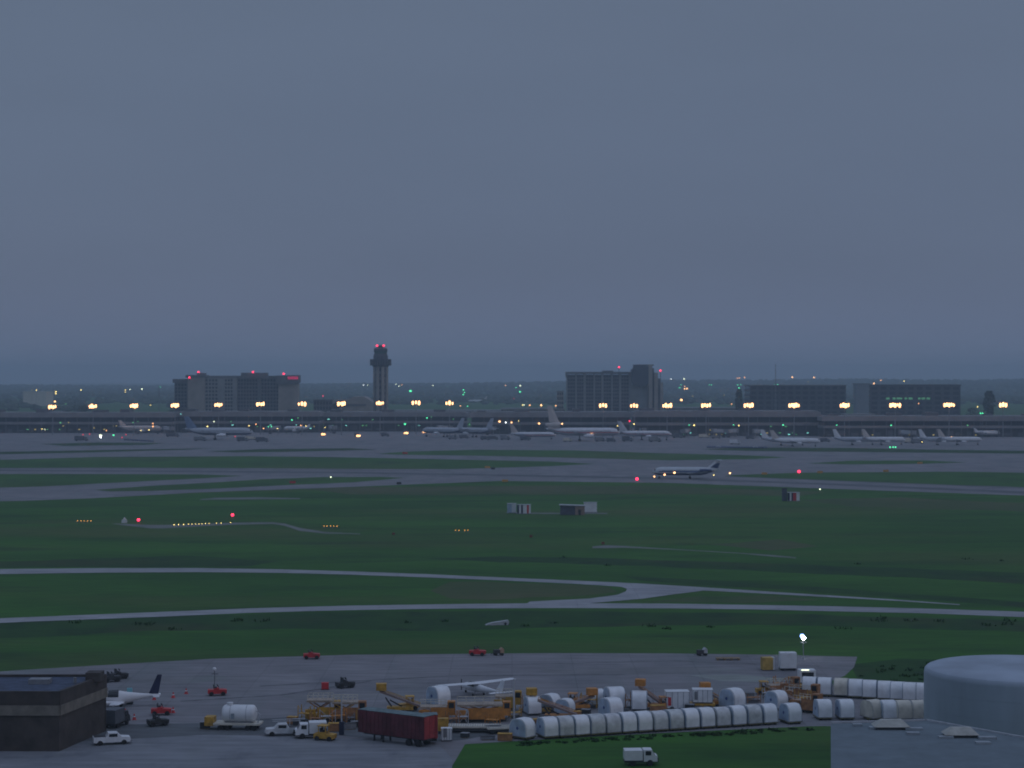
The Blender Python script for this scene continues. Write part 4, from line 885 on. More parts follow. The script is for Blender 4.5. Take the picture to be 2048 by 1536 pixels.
# membrane roof lower right
rz_ = 7.0
t = thing('flat_roofed_building', 'low building with a blue-grey flat roof and pale vents at the lower right', 'building', (0,0,0))
q = [PZ(1662,1447,rz_), PZ(1853,1441.5,rz_), PZ(2080,1482,rz_), PZ(2500,1540,rz_), PZ(2500,1800,rz_), PZ(1662,1800,rz_)]
MB().loft([[(p.x,p.y,0) for p in q], [(p.x,p.y,rz_-.3) for p in q]]).build('wall', conc_dark, t)
MB().loft([[(p.x,p.y,rz_-.29) for p in q], [(p.x,p.y,rz_) for p in q]]).build('roof', roof_m, t)
for a, b in ((q[0],q[1]),(q[1],q[2])):
    u = (b-a).normalized(); n = Vector((u.y,-u.x,0))*.25
    MB().loft([[tuple(a), tuple(b), tuple(b+n), tuple(a+n)], [tuple(a+Vector((0,0,.22))), tuple(b+Vector((0,0,.22))), tuple(b+n+Vector((0,0,.22))), tuple(a+n+Vector((0,0,.22)))]]).build('parapet', ltgrey, t)
for px, py, w in ((1782,1457,4.2),(1921,1473,3.9)):
    c = PZ(px,py,rz_); v = MB().box(c.x-w/2, c.x+w/2, c.y-1.2, c.y+1.2, rz_, rz_+.35).build('vent_curb', dark, t)
    MB().loft([[(c.x-w/2-.2,c.y-1.4,rz_+.36),(c.x+w/2+.2,c.y-1.4,rz_+.36),(c.x+w/2+.2,c.y+1.4,rz_+.36),(c.x-w/2-.2,c.y+1.4,rz_+.36)],[(c.x-w*.3,c.y-.5,rz_+1.15),(c.x+w*.33,c.y-.5,rz_+1.15),(c.x+w*.33,c.y+.5,rz_+1.15),(c.x-w*.3,c.y+.5,rz_+1.15)]]).build('vent_hood', M('dull_vent', (.42,.42,.38), .7), t)
for px, py, w in ((1752,1458,1.7),(1828,1460,2.2),(1826,1469,1.6),(1892,1477,1.8),(1975,1478,2.2),(1966,1488,1.8),(1715,1452,1.2)):
    c = PZ(px,py,rz_); MB().box(c.x-w/2, c.x+w/2, c.y-.5, c.y+.5, rz_, rz_+.28).build('roof_hatch', M('dull_hatch', (.30,.34,.37), .7), t)

# ------------------------------------------------------------------ foreground: cargo containers
def igloo_profile(w, h, flat=.45):
    pts = [(-w/2, 0), (w/2, 0), (w/2, h*.42)]
    for k in range(1, 8):
        a = PI/2*k/8; pts.append((w/2-(w*.36)*(1-math.cos(a)), h*.42+h*.58*math.sin(a)))
    pts.append((w*.12, h)); pts.append((-w*.12, h))
    for k in range(7, 0, -1):
        a = PI/2*k/8; pts.append((-w/2+(w*.36)*(1-math.cos(a)), h*.42+h*.58*math.sin(a)))
    pts.append((-w/2, h*.42)); return pts
def igloo(loc, rz, lab, group, L=2.25, w=3.1, h=2.45, z0=.5, skin=alum, end=alum_shade, name='cargo_container'):
    t = thing(name, lab, 'cargo container', (loc[0], loc[1], z0), rz, group)
    pr = igloo_profile(w, h)
    MB().prism(pr, 0, -L/2, L/2).build('shell', skin, t, smooth=True)
    pe = [(a*.93, .06+b*.94) for a, b in pr]
    for s_ in (-1, 1): MB().prism(pe, 0, s_*(L/2+.02)-.02, s_*(L/2+.02)+.02).build('end_panel', end, t)
    mb = MB()
    for x in (-L/2+.04, L/2-.04):
        po = [(a*1.012, b*1.012) for a, b in pr]; mb.prism(po, 0, x-.035, x+.035)
    mb.build('edge_rib', seam, t)
    MB().box(-L/2-.05, L/2+.05, -w/2-.06, w/2+.06, -.09, -.0).build('base_plate', grey, t)
    MB().box(-.42, .42, -w/2-.035, -w/2-.002, .25, h*.45).build('side_door', skin, t)
    return t
def dolly(loc, rz, lab, group, L=2.3, w=3.2):
    t = thing('dolly', lab, 'dolly', (loc[0], loc[1], 0), rz, group)
    MB().box(-L/2, L/2, -w/2, w/2, .28, .405).build('frame', M('dolly_olive_paint', (.16,.14,.05), .7, var=.2), t); mb = MB()
    wheels(t, (-L/2+.4, L/2-.4), w/2-.3, .2)
    return t
CG = 'white igloo containers in the long row'; DG = 'dollies under the long container row'
row = [(1045,1483.5)] + [(1095+31.3*k, 1481.2-1.98*k) for k in range(15)] + [(1581,1452)]
ig0 = dl0 = None
for k, (x, yb) in enumerate(row):
    c = P(x, yb-2.0-4); rz = math.radians(22 if k else 50)
    lab = ('nearest container at the left end of the long white row, its shade-tinted blue-grey end showing' if k == 0 else 'last container of the long white row, standing slightly apart at its right end' if k == 16 else ORD[k]+' container from the left in the long white row')
    jr = random.uniform(-.03,.03)
    if ig0 is None: ig0 = igloo(c, rz, lab, CG); MB().prism([(.22*math.cos(a*PI/6), 1.15+.22*math.sin(a*PI/6)) for a in range(12)], 0, -1.20, -1.165).build('emblem', blue, ig0); dl0 = dolly(c, rz, 'dolly under the leftmost container of the long row', DG)
    else:
        if k == 2: ig2 = igloo(c, rz, lab, CG, skin=alum_dull, end=alum_shade)
        elif k == 5: ig3 = igloo(c, rz, lab, CG, skin=dirty_white, end=alum_dull, h=2.36)
        else: dup(ig2 if k in (4,9,14) else ig3 if k in (8,12) else ig0, (c.x, c.y, .5), rz+jr, lab, CG)
        dup(dl0, (c.x, c.y, 0), rz+jr, 'dolly under the '+ORD[k]+' container of the long row', DG)
# upper right rows
UG = 'containers in the upper right row'; LG = 'containers in the lower right row'
ur = [(1620,1391,'c'),(1650,1392.5,'c'),(1683,1395,'w'),(1712,1396,'c'),(1740,1398,'c'),(1770,1400,'c'),(1796,1401.5,'c'),(1820,1403,'c'),(1846,1404,'c')]
igc = igloo(P(1683,1393), math.radians(-14), 'warm cream coloured container, third from left in the upper right row', UG, skin=cream, end=cream)
kk = 0
for x, y, c in ur:
    kk += 1
    if c == 'w': continue
    p = P(x, y-1); dup(ig0, (p.x, p.y, .5), math.radians(-14+random.uniform(-2,2)), ORD[kk-1]+' container from left in the upper right row', UG)
    dup(dl0, (p.x, p.y, 0), math.radians(-14), 'dolly under the '+ORD[kk-1]+' container of the upper right row', 'dollies under the upper right row')
for k, (x, y) in enumerate(((1646,1440),(1690,1440),(1745,1441),(1775,1441.5),(1805,1442),(1835,1442),(1862,1443))):
    p = P(x, y-2); 
    q_ = dup(ig0 if k not in (2,4,5) else igc, (p.x, p.y, .5), math.radians(6 if k != 2 else 28), ORD[k]+' container from left in the lower right row', LG)
    dup(dl0, (p.x, p.y, 0), math.radians(6), 'dolly under the '+ORD[k]+' container of the lower right row', 'dollies under the lower right row')
# scattered containers behind the row
for x, y, rz, s_, lab in ((877,1414,35,1.12,'large white container behind the red trailer, dark square on its side'), (1193,1413,10,.9,'white container among the loaders, leftmost of the four behind the row middle'), (1229,1418,14,1.18,'largest white container behind the middle of the long row'), (1222,1438,30,1.1,'white container pressed against the back of the long row middle'), (1279,1422,-4,1.05,'white container right of the largest one, vertical ribs showing'), (1465,1419,38,1.12,'white container with a sloping side behind the right half of the row'), (1553,1420,35,1.0,'white container behind the right end of the long row'), (1100,1425,50,.95,'small white container under the orange belt loader'), (1065,1431,15,.95,'white container left of the orange belt loader'), (1130,1432,60,.85,'pale container between orange belt loader and row')):
    p = P(x, y-2); dup(ig0, (p.x, p.y, .4), math.radians(rz), lab, 'loose white containers behind the row', scale=(s_,)*3)
def box_container(px, py, rz, lab, w=3.4, d=2.2, h=2.5, z0=.45, skin=alum, detail=red):
    t = thing('box_container', lab, 'cargo container', P(px, py, z0), rz, 'square white containers'); t.location.z = z0
    part('shell', -w/2, w/2, -d/2, d/2, 0, h, skin, t); part('roof', -w/2-.05, w/2+.05, -d/2-.05, d/2+.05, h, h+.08, white, t)
    mb = MB()
    for k in range(5): x = -w/2+.02+(w-.04)*k/4; mb.box(x-.04, x+.04, -d/2-.04, -d/2, 0, h)
    mb.build('frame_rib', seam, t); part('hatch', -w/2+.25, -w/2+.75, -d/2-.06, -d/2-.041, .4, 1.7, detail, t)
    MB().box(-w/2, w/2, -d/2, d/2, -.15, -.0).build('base_plate', dark, t)
    return t
box_container(1354, 1420, .05, 'square white container with a red hatch behind the long row', 3.6)
box_container(1405, 1418, -.05, 'ribbed white container on a yellow base behind the long row', 3.1, h=1.9, z0=1.2, detail=grey)
t = thing('loading_stand', 'yellow stand carrying the ribbed white container', 'stand', P(1405,1418.5)); part('deck', -1.9, 1.9, -1.3, 1.3, .75, 1.0, yellow, t)
for a in (-1.6,0,1.6): MB().box(a-.1, a+.1, -1.2, -1.0, 0, .75).build('leg', yellow, t)
box_container(893, 1482, .1, 'small white box beside the rear of the red trailer', 1.5, 1.2, 1.6, .2, detail=grey)

# ------------------------------------------------------------------ foreground: trailer, trucks, equipment
# red semi-trailer: local x along its length
a = P(716, 1480); b = P(848, 1497); u = (b-a); ln = u.length; ang = math.atan2(u.y, u.x)
t = thing('semi_trailer', 'long dark red box trailer with brighter red rear doors parked by the service road', 'trailer', ((a.x+b.x)/2, (a.y+b.y)/2, 0), ang)
hl = ln/2
MB().box(-hl, hl, 0, 2.5, 1.15, 4.35).build('box_body', dkred, t)
part('roof', -hl-.03, hl+.03, -.03, 2.53, 4.35, 4.42, M('dusty_teal_roof', (.14,.20,.21), .8, var=.2), t)
mb = MB()
n = 16
for k in range(n+1): mb.box(-hl+.05+(2*hl-.1)*k/n-.03, -hl+.05+(2*hl-.1)*k/n+.03, -.05, -.001, 1.15, 4.3)
mb.build('side_post', dkred, t)
for s_ in (0, 1): part('rear_door', hl+.001, hl+.06, .04+s_*1.24, 1.2+s_*1.24, 1.2, 4.3, endred, t)
part('chassis', -hl+.5, hl, .7, 1.8, .85, 1.14, dark, t)
for x in (-hl*.55, -hl*.28): MB().box(x-.1, x+.1, .3, .5, 0, 1.1).box(x-.1, x+.1, 2.0, 2.2, 0, 1.1).build('landing_leg', dark, t)
for x in (hl*.52, hl*.80):
    for y_ in (.25, 2.25): MB().tube((x, y_-.2, .5), (x, y_+.2, .5), .5, n=14).build('wheel', rubber, t)
# make the rear face turn towards the camera: the trailer's rear end as a separate red block
t = thing('trailer_rear_end', 'bright red rear end of the dark trailer, built as a separate short block', 'container', P(862, 1490), .12)
MB().box(-.95, .95, 0, 2.2, .9, 4.2).build('box_body', endred, t); part('door_bar', -.05, .05, -.06, -.001, 1.0, 4.1, dkred, t); part('roof', -.98, .98, -.02, 2.2, 4.2, 4.26, M('dusty_teal_roof', (.14,.2,.21)), t)
MB().box(-.85, .85, .3, 2.0, .45, .88).build('chassis', dark, t); wheels(t, (-.5,), .0, .45); 

# white tank on a low flat trailer
t = thing('tank_trailer', 'big white horizontal tank on a low flatbed with yellow front, left of the white vans', 'tank trailer', P(478, 1459), -.08)
pr_ = [(math.cos(2*PI*k/24), math.sin(2*PI*k/24)) for k in range(24)]
MB().loft([[(x, .2+r*c_*1.28, 2.35+r*s_*1.28) for c_, s_ in pr_] for x, r in ((-2.55,.25),(-2.45,.75),(-2.2,.96),(-2.0,1.0),(2.0,1.0),(2.25,.94),(2.5,.7),(2.6,.2))]).build('tank', white, t, smooth=True)
for x in (-1.2, 1.2): MB().loft([[(x+dx, .2+1.30*c_, 2.35+1.30*s_) for c_, s_ in pr_] for dx in (-.05,.05)]).build('hoop', ltgrey, t)
MB().tube((-1.4,.2,3.5), (-1.4,.2,3.95), .45, n=14).build('manhole', white, t)
part('deck', -3.6, 3.3, -1.3, 1.6, .8, 1.05, cream, t); part('cradle', -2.0, 2.0, -.6, 1.0, 1.05, 1.3, grey, t); part('warning_plate', -1.0, -.5, -1.13, -1.1, 1.7, 2.5, M('dull_plate', (.25,.30,.34), .6), t)
MB().box(-5.0, -3.65, -1.0, 1.0, .6, 1.9).build('winch_box', yellow, t); MB().tube((2.9,-.6,1.0), (3.3,-.6,2.3), .1).tube((3.3,-.6,2.3), (2.6,-.6,2.9), .06).build('hose_arm', ltgrey, t)
wheels(t, (-2.6,-1.6,1.5,2.5), 1.0, .4)
# white pickup by the brown building, and the two white vans
def pickup(loc, rz, lab, body=white, rack=False):
    t = thing('pickup_truck', lab, 'pickup truck', loc, rz, 'white pickups')
    MB().prism([(-2.6,.45),(2.5,.45),(2.6,.75),(2.5,1.05),(1.3,1.15),(.75,1.72),(-.55,1.75),(-.75,1.2),(-2.6,1.2)], 1, -.9, .9).build('body', body, t)
    MB().prism([(1.28,1.16),(.78,1.66),(.70,1.66),(1.20,1.16)], 1, -.82, .82).build('windscreen', glass, t)
    for s_ in (-1, 1):
        MB().box(-.45, .72, s_*.905-.01, s_*.905+.01, 1.2, 1.62).build('side_window', glass, t)
    part('cargo_bed', -2.5, -.85, -.78, .78, 1.19, 1.23, dark, t); part('bumper', 2.55, 2.72, -.85, .85, .42, .62, grey, t)
    if rack: MB().tube((-2.4,-.8,1.2),(-2.4,-.8,2.2),.05).tube((-1.0,-.8,1.2),(-1.0,-.8,2.2),.05).tube((-2.5,-.8,2.2),(1.6,-.8,2.2),.05).tube((-2.4,.8,1.2),(-2.4,.8,2.2),.05).tube((-2.5,.8,2.2),(1.6,.8,2.2),.05).build('ladder_rack', ltgrey, t)
    wheels(t, (-1.7, 1.65), .8, .37); return t
pickup(P(223, 1489), .3, 'white pickup truck beside the dark brown building')
pickup(P(566, 1471), 3.3, 'white pickup with a ladder rack left of the white box van', dirty_white, True)
box_truck(P(622, 1476), PI+.15, 'white box van with a dark gap behind its cab, left of the red trailer', white, white, L=4.4, Hh=2.35)
box_truck(P(1280, 1530), .05, 'white van at the very bottom edge of the view below the container row', white, white, L=4.3, Hh=2.1)
box_truck(P(232, 1453), 1.3, 'dark van in shade next to the brown building', M('dull_truck_paint', (.1,.1,.1)), dark, L=5)

# aircraft on the near apron
def lightplane(loc, rz, lab, high=True, L=8.4, span=11.5, body=jetwhite, fin=jetwhite, twin=False):
    t = thing('light_aircraft', lab, 'light aircraft', loc, rz)
    zc = 1.25 if high else 1.35
    r = .72 if not twin else 1.15
    st = [(0,.12,.35),(.25,.35,.22),(.5,.75,.05),(.62,1.0,0),(.78,1.0,0),(.9,.75,-.12),(.97,.5,-.2),(1,.12,-.22)]
    MB().loft([ring(-L*.62+L*q, zc+z*r, r*a, ry=.85) for q, a, z in st]).build('fuselage', body, t, smooth=True)
    zw = zc+r*1.0 if high else zc-r*.55
    for s_ in (-1, 1):
        mb = MB(); plate(mb, (L*.13, -L*.06, 0 if high else s_*r*.4, zw), (L*.11, -L*.03, s_*span/2, zw+(.15 if high else .45)), .12, 2); mb.build('wing', body, t)
        mb = MB(); plate(mb, (-L*.49, -L*.61, 0, zc+.3*r), (-L*.53, -L*.61, s_*span*.16, zc+.3*r), .1, 2); mb.build('horizontal_stabilizer', body, t)
        if high: MB().tube((L*.02, s_*r*.7, zc-r*.6), (L*.05, s_*span*.26, zw), .05, n=5).build('wing_strut', body, t)
        if twin: MB().tube((L*.20, s_*span*.17, zw+.15), (-L*.08, s_*span*.17, zw+.15), .34, .2, n=10).build('engine', body, t, smooth=True); MB().box(L*.205, L*.215, s_*span*.17-.07, s_*span*.17+.07, zw-.9, zw+1.2).build('propeller', dark, t)
    mb = MB(); plate(mb, (-L*.42, -L*.58, 0, zc+.2*r), (-L*.57, -L*.64, 0, zc+(2.2 if not twin else 3.6)), .1, 1); mb.build('tail_fin', fin, t)
    MB().loft([ring(-L*.62+L*q, zc+.1*r, r*1.02*a, 1.7, 2*PI-1.7, 8, ry=.86, closed=False) for q, a in ((.64,1.0),(.72,1.03),(.80,.95))], closed=False).build('cabin_window', glass, t)
    if not twin: MB().box(L*.385, L*.395, -.06, .06, zc-1.0, zc+.8).build('propeller', dark, t)
    for x, y_ in ((L*.28,0),(-L*.02,1.05),(-L*.02,-1.05)):
        gz = MB().tube((x, y_, .2), (x, y_*.5, zc-r*.6), .05, n=5).build('landing_gear', grey, t); MB().tube((x, y_-.08, .2), (x, y_+.08, .2), .2, n=10).build('wheel', rubber, gz)
    return t
lightplane(P(955, 1391), PI-1.0, 'white high-wing light aircraft parked behind the orange loaders', True, 13.0, 14.5)
lightplane(P(240, 1413), PI+.10, 'small white twin-engined plane with a dark tail fin by the brown building', False, 10.2, 12.5, fin=navy, twin=True)
t = thing('turquoise_stand', 'small turquoise upright stand against the white twin plane', 'stand', P(259, 1409)); part('panel', -.4, .4, -.2, .2, .4, 2.6, turq, t); part('foot', -.5, .5, -.4, .4, 0, .4, dark, t)

# apron light pole
def apron_lamp(px, py, ytop, lab, c='white', r_=.3, arms=1):
    t = thing('lamp_post', lab, 'lamp', P(px, py)); s = S(py); h = (py-ytop)/s*1.0
    MB().tube((0,0,0), (0,0,h), .11, .07).build('pole', grey, t); MB().tube((0,0,0), (0,0,.4), .25).build('base', ltgrey, t)
    MB().box(-.6, .6, -.08, .08, h-.9, h-.75).build('crossarm', grey, t)
    MB().ball((0,-.15,h), r_).build('lamp', L_[c] if c else white, t); return t
t = apron_lamp(429, 1378, 1338, 'apron lamp post with a small pale head and cross arm on the open apron', None, .34)
t = apron_lamp(1607, 1318, 1276, 'glaring blue-white floodlight on a pole at the far right edge of the apron', 'flood', .38)
MB().ball((-.25,-.2,4.25), .42).build('lamp', E('blue_flare', (.25,.45,1.0), 5.0), t)  # added blue ball imitating the lens flare beside the lamp

# red low equipment
RG = 'red equipment on the near apron'
tug(P(434, 1391), .2, 'red tug alone on the open apron under the lamp post', red, group=RG)
tug(P(322, 1430), .1, 'red tug between the twin plane and the white tank', red, group=RG)
tug(P(623, 1318), .1, 'red tug at the grass edge, left of the two there', red, group=RG)
tug(P(955, 1311.5), -.1, 'red tug at the grass edge beside the wooden cart', red, group=RG)
t = thing('red_cabinet', 'square red cabinet standing on the open apron', 'cabinet', P(650, 1379.5), .1, RG); part('cabinet', -.6, .6, -.4, .4, .1, 1.2, red, t); part('base', -.7, .7, -.5, .5, 0, .1, dark, t); part('door', -.5, .5, -.43, -.401, .2, 1.1, red, t)
for x, y, lab in ((346,1426,'red cone right of the red tug near the white tank'), (250,1430,'red cone below the twin plane, left one'), (268,1440,'red cone below the twin plane, lower one'), (372,1388,'red cone on the open apron left of the lamp post tug'), (346,1396,'faint red cone right of the twin plane tail'), (308,1400,'orange cone under the twin plane tail')):
    t = thing('traffic_cone', lab, 'traffic cone', P(x, y), 0, 'red traffic cones'); MB().tube((0,0,.06), (0,0,.95), .28, .06, n=12).build('cone', red, t); part('base', -.35, .35, -.35, .35, 0, .06, red, t); MB().tube((0,0,.45), (0,0,.6), .19, .16, n=12).build('band', white, t)
for x, y, lab in ((222,1364,'dark tug right of the brown roof, nearer one'), (237,1358,'dark tug right of the brown roof, further one'), (315,1452,'dark cart between twin plane and white tank'), (690,1376,'low dark drawbar cart on the open apron right of red cabinet')):
    tug(P(x, y), .5, lab, dark, group='dark tugs')
# orange / yellow equipment
def platform_loader(px, py, rz, lab, L=7, w=2.6, zt=2.6, col=orange, col2=dk_orange, box=None):
    t = thing('cargo_loader', lab, 'cargo loader', P(px, py), rz, 'cargo loaders')
    part('chassis', -L/2, L/2, -w/2, w/2, .45, .95, col, t)
    part('platform', -L/2+.2, L/2-.3, -w/2, w/2, zt, zt+.3, M('dusty_deck', (.38,.31,.25), .8, var=.2), t)
    for s_ in (-1, 1):
        MB().tube((-L/2+.6, s_*w*.42, .9), (L/2-.9, s_*w*.42, zt), .10, n=5).tube((L/2-.9, s_*w*.42, .9), (-L/2+.6, s_*w*.42, zt), .10, n=5).build('scissor_arm', col2, t)
    mb = MB()
    for s_ in (-1, 1):
        for k in range(6): x = -L/2+.3+(L-.8)*k/5; mb.tube((x, s_*w*.48, zt+.3), (x, s_*w*.48, zt+1.1), .04, n=4)
        mb.box(-L/2+.3, L/2-.5, s_*w*.48-.03, s_*w*.48+.03, zt+1.05, zt+1.12)
    mb.build('guard_rail', cream, t)
    part('engine_box', -L/2, -L/2+1.6, -w/2-.5, -w/2-.01, .6, 1.9, col, t); part('side_panel', -L/2+1.8, L/2-.2, -w/2-.08, -w/2-.005, .5, 2.2, col, t)
    part('operator_cab', L/2-.28, L/2+.9, -w/2, -w/2+1.3, 1.0, 3.1, col, t); part('cab_window', L/2-.1, L/2+.7, -w/2-.03, -w/2-.005, 2.1, 2.9, glass, t)
    wheels(t, (-L/2+.9, -L/2+1.9, L/2-1.0), w/2-.1, .45)
    return t
platform_loader(642, 1441, .03, 'yellow cargo loader with pale round lamps, left half of the yellow pair', 4.6, 2.4, 2.9, yellow, dk_orange)
platform_loader(692, 1442, .02, 'yellow cargo loader behind the pale post, right half of the yellow pair', 4.4, 2.4, 2.7, dk_orange, yellow)
platform_loader(960, 1442, .06, 'large orange cargo loader with broad side panels behind the red trailer', 7.4, 3.0, 2.4, orange, dk_orange)
platform_loader(1010, 1420, .0, 'orange cargo loader with a tall square box behind the large one', 3.4, 2.6, 2.0, yellow, dk_orange)
platform_loader(868, 1442, .05, 'pinkish orange loader deck just above the red trailer roof', 4.6, 2.4, 2.0, orange, dk_orange)
platform_loader(1560, 1392, .25, 'orange loader at left of the tangle by the right container rows', 4.4, 2.2, 1.6, dk_orange, yellow)
platform_loader(1600, 1404, -.5, 'faded orange loader in the middle of the right-hand tangle', 5.0, 2.2, 1.4, dk_orange, orange)
platform_loader(1612, 1424, -.7, 'faded orange loader lowest in the right-hand tangle', 4.0, 2.0, 1.5, dk_orange, orange)
def flat_loader(px, py, rz, lab, L, w=2.4):
    t = thing('roller_deck_trailer', lab, 'trailer', P(px, py), rz, 'roller deck trailers')
    part('frame', -L/2, L/2, -w/2, w/2, .75, 1.0, cream, t); mb = MB()
    for k in range(int(L/.35)): x = -L/2+.2+k*.35; mb.tube((x, -w/2+.1, 1.04), (x, w/2-.1, 1.04), .05, n=5)
    mb.build('roller', grey, t, kind='stuff'); part('skirt', -L/2+.1, L/2-.1, -w/2+.05, w/2-.05, .45, .74, dark, t); wheels(t, (-L/2+.8, L/2-.8), w/2-.2, .36); return t
flat_loader(944, 1464, -.02, 'long flat roller trailer in front of the orange loader', 8.5)
flat_loader(1010, 1466, .22, 'flat roller trailer angled towards the row of white containers', 5.6)
flat_loader(760, 1440, -.1, 'flat trailer hidden behind the dark red trailer', 6)
t = thing('yellow_panel', 'square yellow panel right behind the rear of the red trailer', 'box', P(886, 1468), .1); part('box', -.75, .75, -.5, .5, .5, 2.3, yellow, t); part('stand', -.7, .7, -.45, .45, 0, .5, dark, t)  # yellow panel of the loaders, built as a box on a stand
t = thing('pole', 'pale upright post in front of the yellow loaders', 'post', P(683, 1470)); MB().tube((0,0,0), (0,0,5.8), .13, .1).build('shaft', ltgrey, t); part('foot', -.35, .35, -.3, .3, 0, 1.9, M('dark_blue_box', (.015,.02,.05), .7), t)
for x, yb, yt, lab in ((660,1436,1386,'grey exhaust stack rising from the left yellow loader'), (1028,1445,1358,'pale post right of the tall orange box, reaching over the light aircraft tail')):
    t = thing('post', lab, 'post', P(x, yb)); MB().tube((0,0,0), (0,0,(yb-yt)/S(yb)), .16, .12).build('shaft', ltgrey, t); MB().box(-.3,.3,-.2,.2,0,.3).build('foot', grey, t)
def belt_loader(px, py, rz, lab, L=6.5, rise=3.3, col=yellow, topbox=True):
    t = thing('belt_loader', lab, 'belt loader', P(px, py), rz, 'belt loaders')
    part('chassis', -L*.32, L*.32, -.9, .9, .4, .85, col, t); wheels(t, (-L*.22, L*.22), .75, .36)
    MB().add([(-L/2,-.5,rise),(-L/2,.5,rise),(L/2,.5,.7),(L/2,-.5,.7),(-L/2,-.5,rise+.3),(-L/2,.5,rise+.3),(L/2,.5,1.0),(L/2,-.5,1.0)], [(0,1,2,3),(4,5,6,7),(0,1,5,4),(1,2,6,5),(2,3,7,6),(3,0,4,7)]).build('conveyor', M('pinkish_belt', (.26,.19,.17), .8) , t)
    for s_ in (-1, 1): MB().tube((-L/2, s_*.55, rise+.5), (L/2, s_*.55, 1.3), .05, n=5).build('side_rail', col, t)
    MB().tube((-L*.2,-.4,.8), (-L*.35,-.4,rise*.72), .09, n=5).tube((-L*.2,.4,.8), (-L*.35,.4,rise*.72), .09, n=5).tube((L*.05,0,.8), (-L*.25,0,rise*.6), .12, n=5).build('lift_strut', dark, t)
    if topbox: MB().box(-L/2-.5, -L/2+1.1, -.7, .7, rise+.32, rise+1.35).build('head_box', col, t)
    return t
belt_loader(800, 1424, .05, 'yellow belt loader with raised left end and yellow head box behind red trailer', 6.4, 3.1)
belt_loader(1115, 1440, -.1, 'orange belt loader sloping down to the right above the container row', 6.0, 2.8, orange, False)
belt_loader(1160, 1420, PI+.2, 'orange belt loader with raised box left of the middle containers', 4.5, 2.0, orange)
belt_loader(1300, 1418, -.15, 'orange belt loader with a tall thin raised end left of the red-hatch container', 3.6, 3.3, orange)
belt_loader(1425, 1412, .1, 'small orange belt loader behind the ribbed container', 3.0, 2.4, orange)
belt_loader(1085, 1427, .1, 'yellow belt loader between the tall orange box and the middle containers', 4.0, 2.6, yellow)
belt_loader(1575, 1414, -.8, 'orange belt loader pointing down through the right-hand tangle', 6.5, 2.4, dk_orange, False)
tug(P(817, 1420), 3.3, 'yellow tractor with a canopy right of the yellow belt loader', yellow, cab=True, group='yellow tractors')
for x, y, lab in ((740,1452,'yellow tractor left of the red trailer in shadow'), (650,1481,'yellow tractor on the road edge behind the white box van'), (1330,1421,'orange tractor between the tall loader and red-hatch container'), (1530,1389,'yellow tractor at the far left of the right-hand tangle'), (1590,1381,'yellow tractor at the top of the right-hand tangle'), (1148,1414,'small orange tractor left of the middle containers')):
    tug(P(x, y), random.uniform(-.5,.5), lab, yellow if 'yellow' in lab else orange, cab=True, group='yellow tractors')
# things at the far side of the apron
t = thing('yellow_crate', 'tall yellow crate with a white side near the grass edge on the right', 'crate', P(1536, 1340.5), .15); part('crate', -1.1, .75, -.7, .9, .15, 2.3, M('mustard_crate', (.50,.33,.08), .65, var=.2), t); part('side_panel', .76, 1.1, -.7, .9, .15, 2.3, dirty_white, t); part('skid', -1.1, 1.1, -.6, .8, 0, .15, dark, t)
t = thing('white_cargo_box', 'tall white double-door cargo box right of the yellow crate', 'cargo container', P(1576, 1341), .02)
for s_ in (-1, 0): part('door', .02+s_*1.42, 1.40+s_*1.42, -.75, -.7, .5, 3.1, white, t)
part('shell', -1.45, 1.45, -.69, 1.2, .45, 3.2, alum, t); part('chassis', -1.45, 1.45, -.6, 1.1, .25, .45, dark, t); wheels(t, (-1, 1), .5, .25)
MB().ball((-.4,-.2,3.3), .12).ball((.1,-.2,3.35), .12).build('lifting_eye', white, t)
t = thing('white_truck', 'boxy white truck behind the upper right container row with a green lamp', 'truck', P(1614, 1374), .02)
part('body', -1.35, 1.35, -1, 1.4, .9, 2.9, white, t); part('chassis', -1.3, 1.3, -.9, 1.3, .35, .89, dark, t); wheels(t, (-.8,.8), .8, .35); part('cab_window', -1.0, 1.0, -1.03, -1.001, 1.9, 2.6, glass, t)
MB().box(-1.1, .2, -1.06, -1.0, 2.95, 3.05).build('roof_lamp', L_['pale'], t); MB().box(-.1, .5, -1.25, -1.05, .95, 1.1).build('lamp', E('lime', (.5,1.0,.2), 2.2), t)
def pallet(px, py, lab, L=4.4):
    t = thing('pallet', lab, 'pallet', P(px, py), .02)
    for k in range(6): part('slat', -L/2, L/2, -.9+k*.32, -.9+k*.32+.24, .32, .40, wood, t)
    for k in range(4): x = -L/2+.1+(L-.5)*k/3; part('bearer', x, x+.3, -.88, .9, 0, .32, wood, t)
pallet(1456, 1320, 'long low wooden pallet lying on the apron right of the dark gear')
def gear(px, py, lab, col):
    t = thing('ground_power_cart', lab, 'equipment cart', P(px, py), .3, 'small carts at the grass edge')
    part('body', -.9, .5, -.5, .5, .4, 1.1, dark, t); MB().prism([(.2,.5),(.95,.5),(.95,1.2),(.6,1.5),(.2,1.1)], 1, -.5, .5).build('hood', col, t); wheels(t, (-.6,.6), .45, .26); MB().tube((-.9,0,.5), (-1.6,0,.25), .05).build('tow_bar', dark, t)
gear(997, 1311, 'dark cart with a tan hood at the grass edge beside the red tug', M('tan_hood', (.42,.28,.18), .6)); gear(1404, 1311.5, 'dark cart with a pale hood alone at the grass edge', ltgrey)
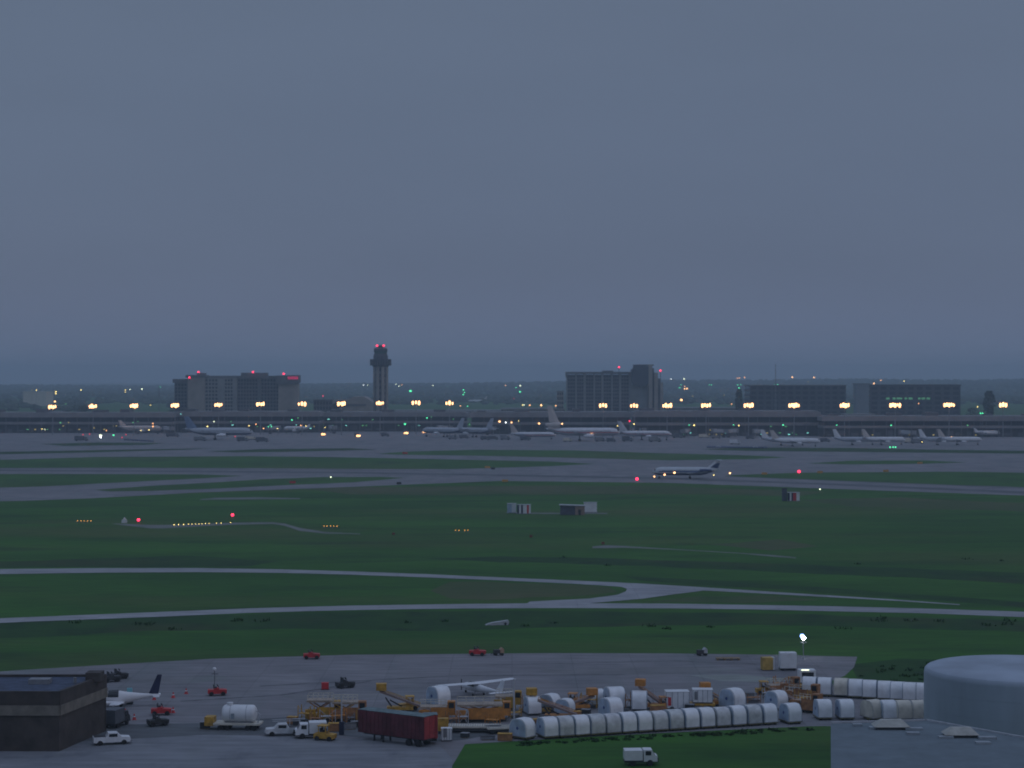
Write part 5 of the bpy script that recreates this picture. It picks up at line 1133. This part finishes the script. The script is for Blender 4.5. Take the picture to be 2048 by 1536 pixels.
def rack(px, py, lab, w, h, col):
    t = thing('steel_rack', lab, 'rack', P(px, py), random.uniform(-.5,.5), 'open steel racks among the loaders')
    for x in (-w/2, w/2):
        for y_ in (-.6, .6): MB().box(x-.05, x+.05, y_-.05, y_+.05, 0, h).build('post', col, t)
    part('shelf', -w/2, w/2, -.55, .55, .25, .32, dark, t); part('shelf', -w/2, w/2, -.55, .55, h*.55, h*.55+.06, col, t)
    MB().tube((-w/2,-.6,.3), (w/2,-.6,h), .04, n=4).tube((w/2,-.6,.3), (-w/2,-.6,h), .04, n=4).build('brace', col, t)
for k, (x, y) in enumerate([(612,1447),(632,1452),(655,1450),(676,1449),(700,1447),(722,1443),(905,1455),(925,1450),(985,1452),(1002,1440),(1030,1436),(1052,1426),(1075,1418),(1105,1412),(1128,1420),(1178,1416),(1256,1418),(1296,1412),(1338,1415),(1388,1412),(1440,1409),(1506,1405),(1538,1398),(1562,1384),(1586,1394),(1606,1414),(1630,1422),(1575,1402)]):
    rack(x, y, '%s open steel rack from left among the foreground loaders and containers' % (ORD+['twenty-third','twenty-fourth','twenty-fifth','twenty-sixth','twenty-seventh','rightmost'])[k], random.uniform(1.2,2.6), random.uniform(1.4,2.8), [yellow, dk_orange, ltgrey, orange, grey][k % 5])
# clutter around the loaders: chocks, crates and dollies, a person-high each
cl = [(585,1449),(598,1452),(700,1459),(668,1463),(712,1455),(1048,1442),(1070,1446),(930,1476),(975,1480),(1010,1482),(410,1458),(1090,1448),(1150,1436),(1172,1433),(1250,1432),(1315,1427),(1380,1424),(1500,1400),(1545,1402),(1640,1418)]
for k, (x, y) in enumerate(cl):
    near = 'the yellow loaders' if x < 730 else 'the red trailer rear' if x < 1030 else 'the orange belt loader' if x < 1180 else 'the middle containers' if x < 1450 else 'the right-hand tangle'
    if x < 500: near = 'the white tank'
    t = thing('equipment_crate', '%s small %s crate from left in the foreground clutter, by %s' % (ORD[k], 'dark' if k % 3 else 'orange', near), 'crate', P(x, y), random.uniform(-.4,.4), 'small crates and gear among the loaders')
    w = random.uniform(.5,1.1); h = random.uniform(.5,1.3)
    part('crate', -w, w, -.5, .5, .12, h, [dk_orange, dark, grey][k % 3], t); part('skid', -w*.9, w*.9, -.45, .45, 0, .12, wood, t); part('lid', -w-.03, w+.03, -.53, .53, h, h+.06, [yellow, grey, dark][k % 3], t)

# ------------------------------------------------------------------ haze
hz = MB().box(-15500, 15500, -6500, 15500, -1.0, 140)
ho = hz.build('haze', [], kind='stuff'); ho['label'] = 'thin blue evening haze over the airfield'
hm_ = bpy.data.materials.new('evening_haze'); hm_.use_nodes = True; n = hm_.node_tree.nodes; n.clear()
vo = n.new('ShaderNodeVolumePrincipled'); vo.inputs['Color'].default_value = (.70,.84,1.0,1); vo.inputs['Density'].default_value = 1.6e-4; vo.inputs['Anisotropy'].default_value = .2
oo = n.new('ShaderNodeOutputMaterial'); hm_.node_tree.links.new(vo.outputs[0], oo.inputs['Volume'])
ho.data.materials.append(hm_)
hm_.cycles.homogeneous_volume = True
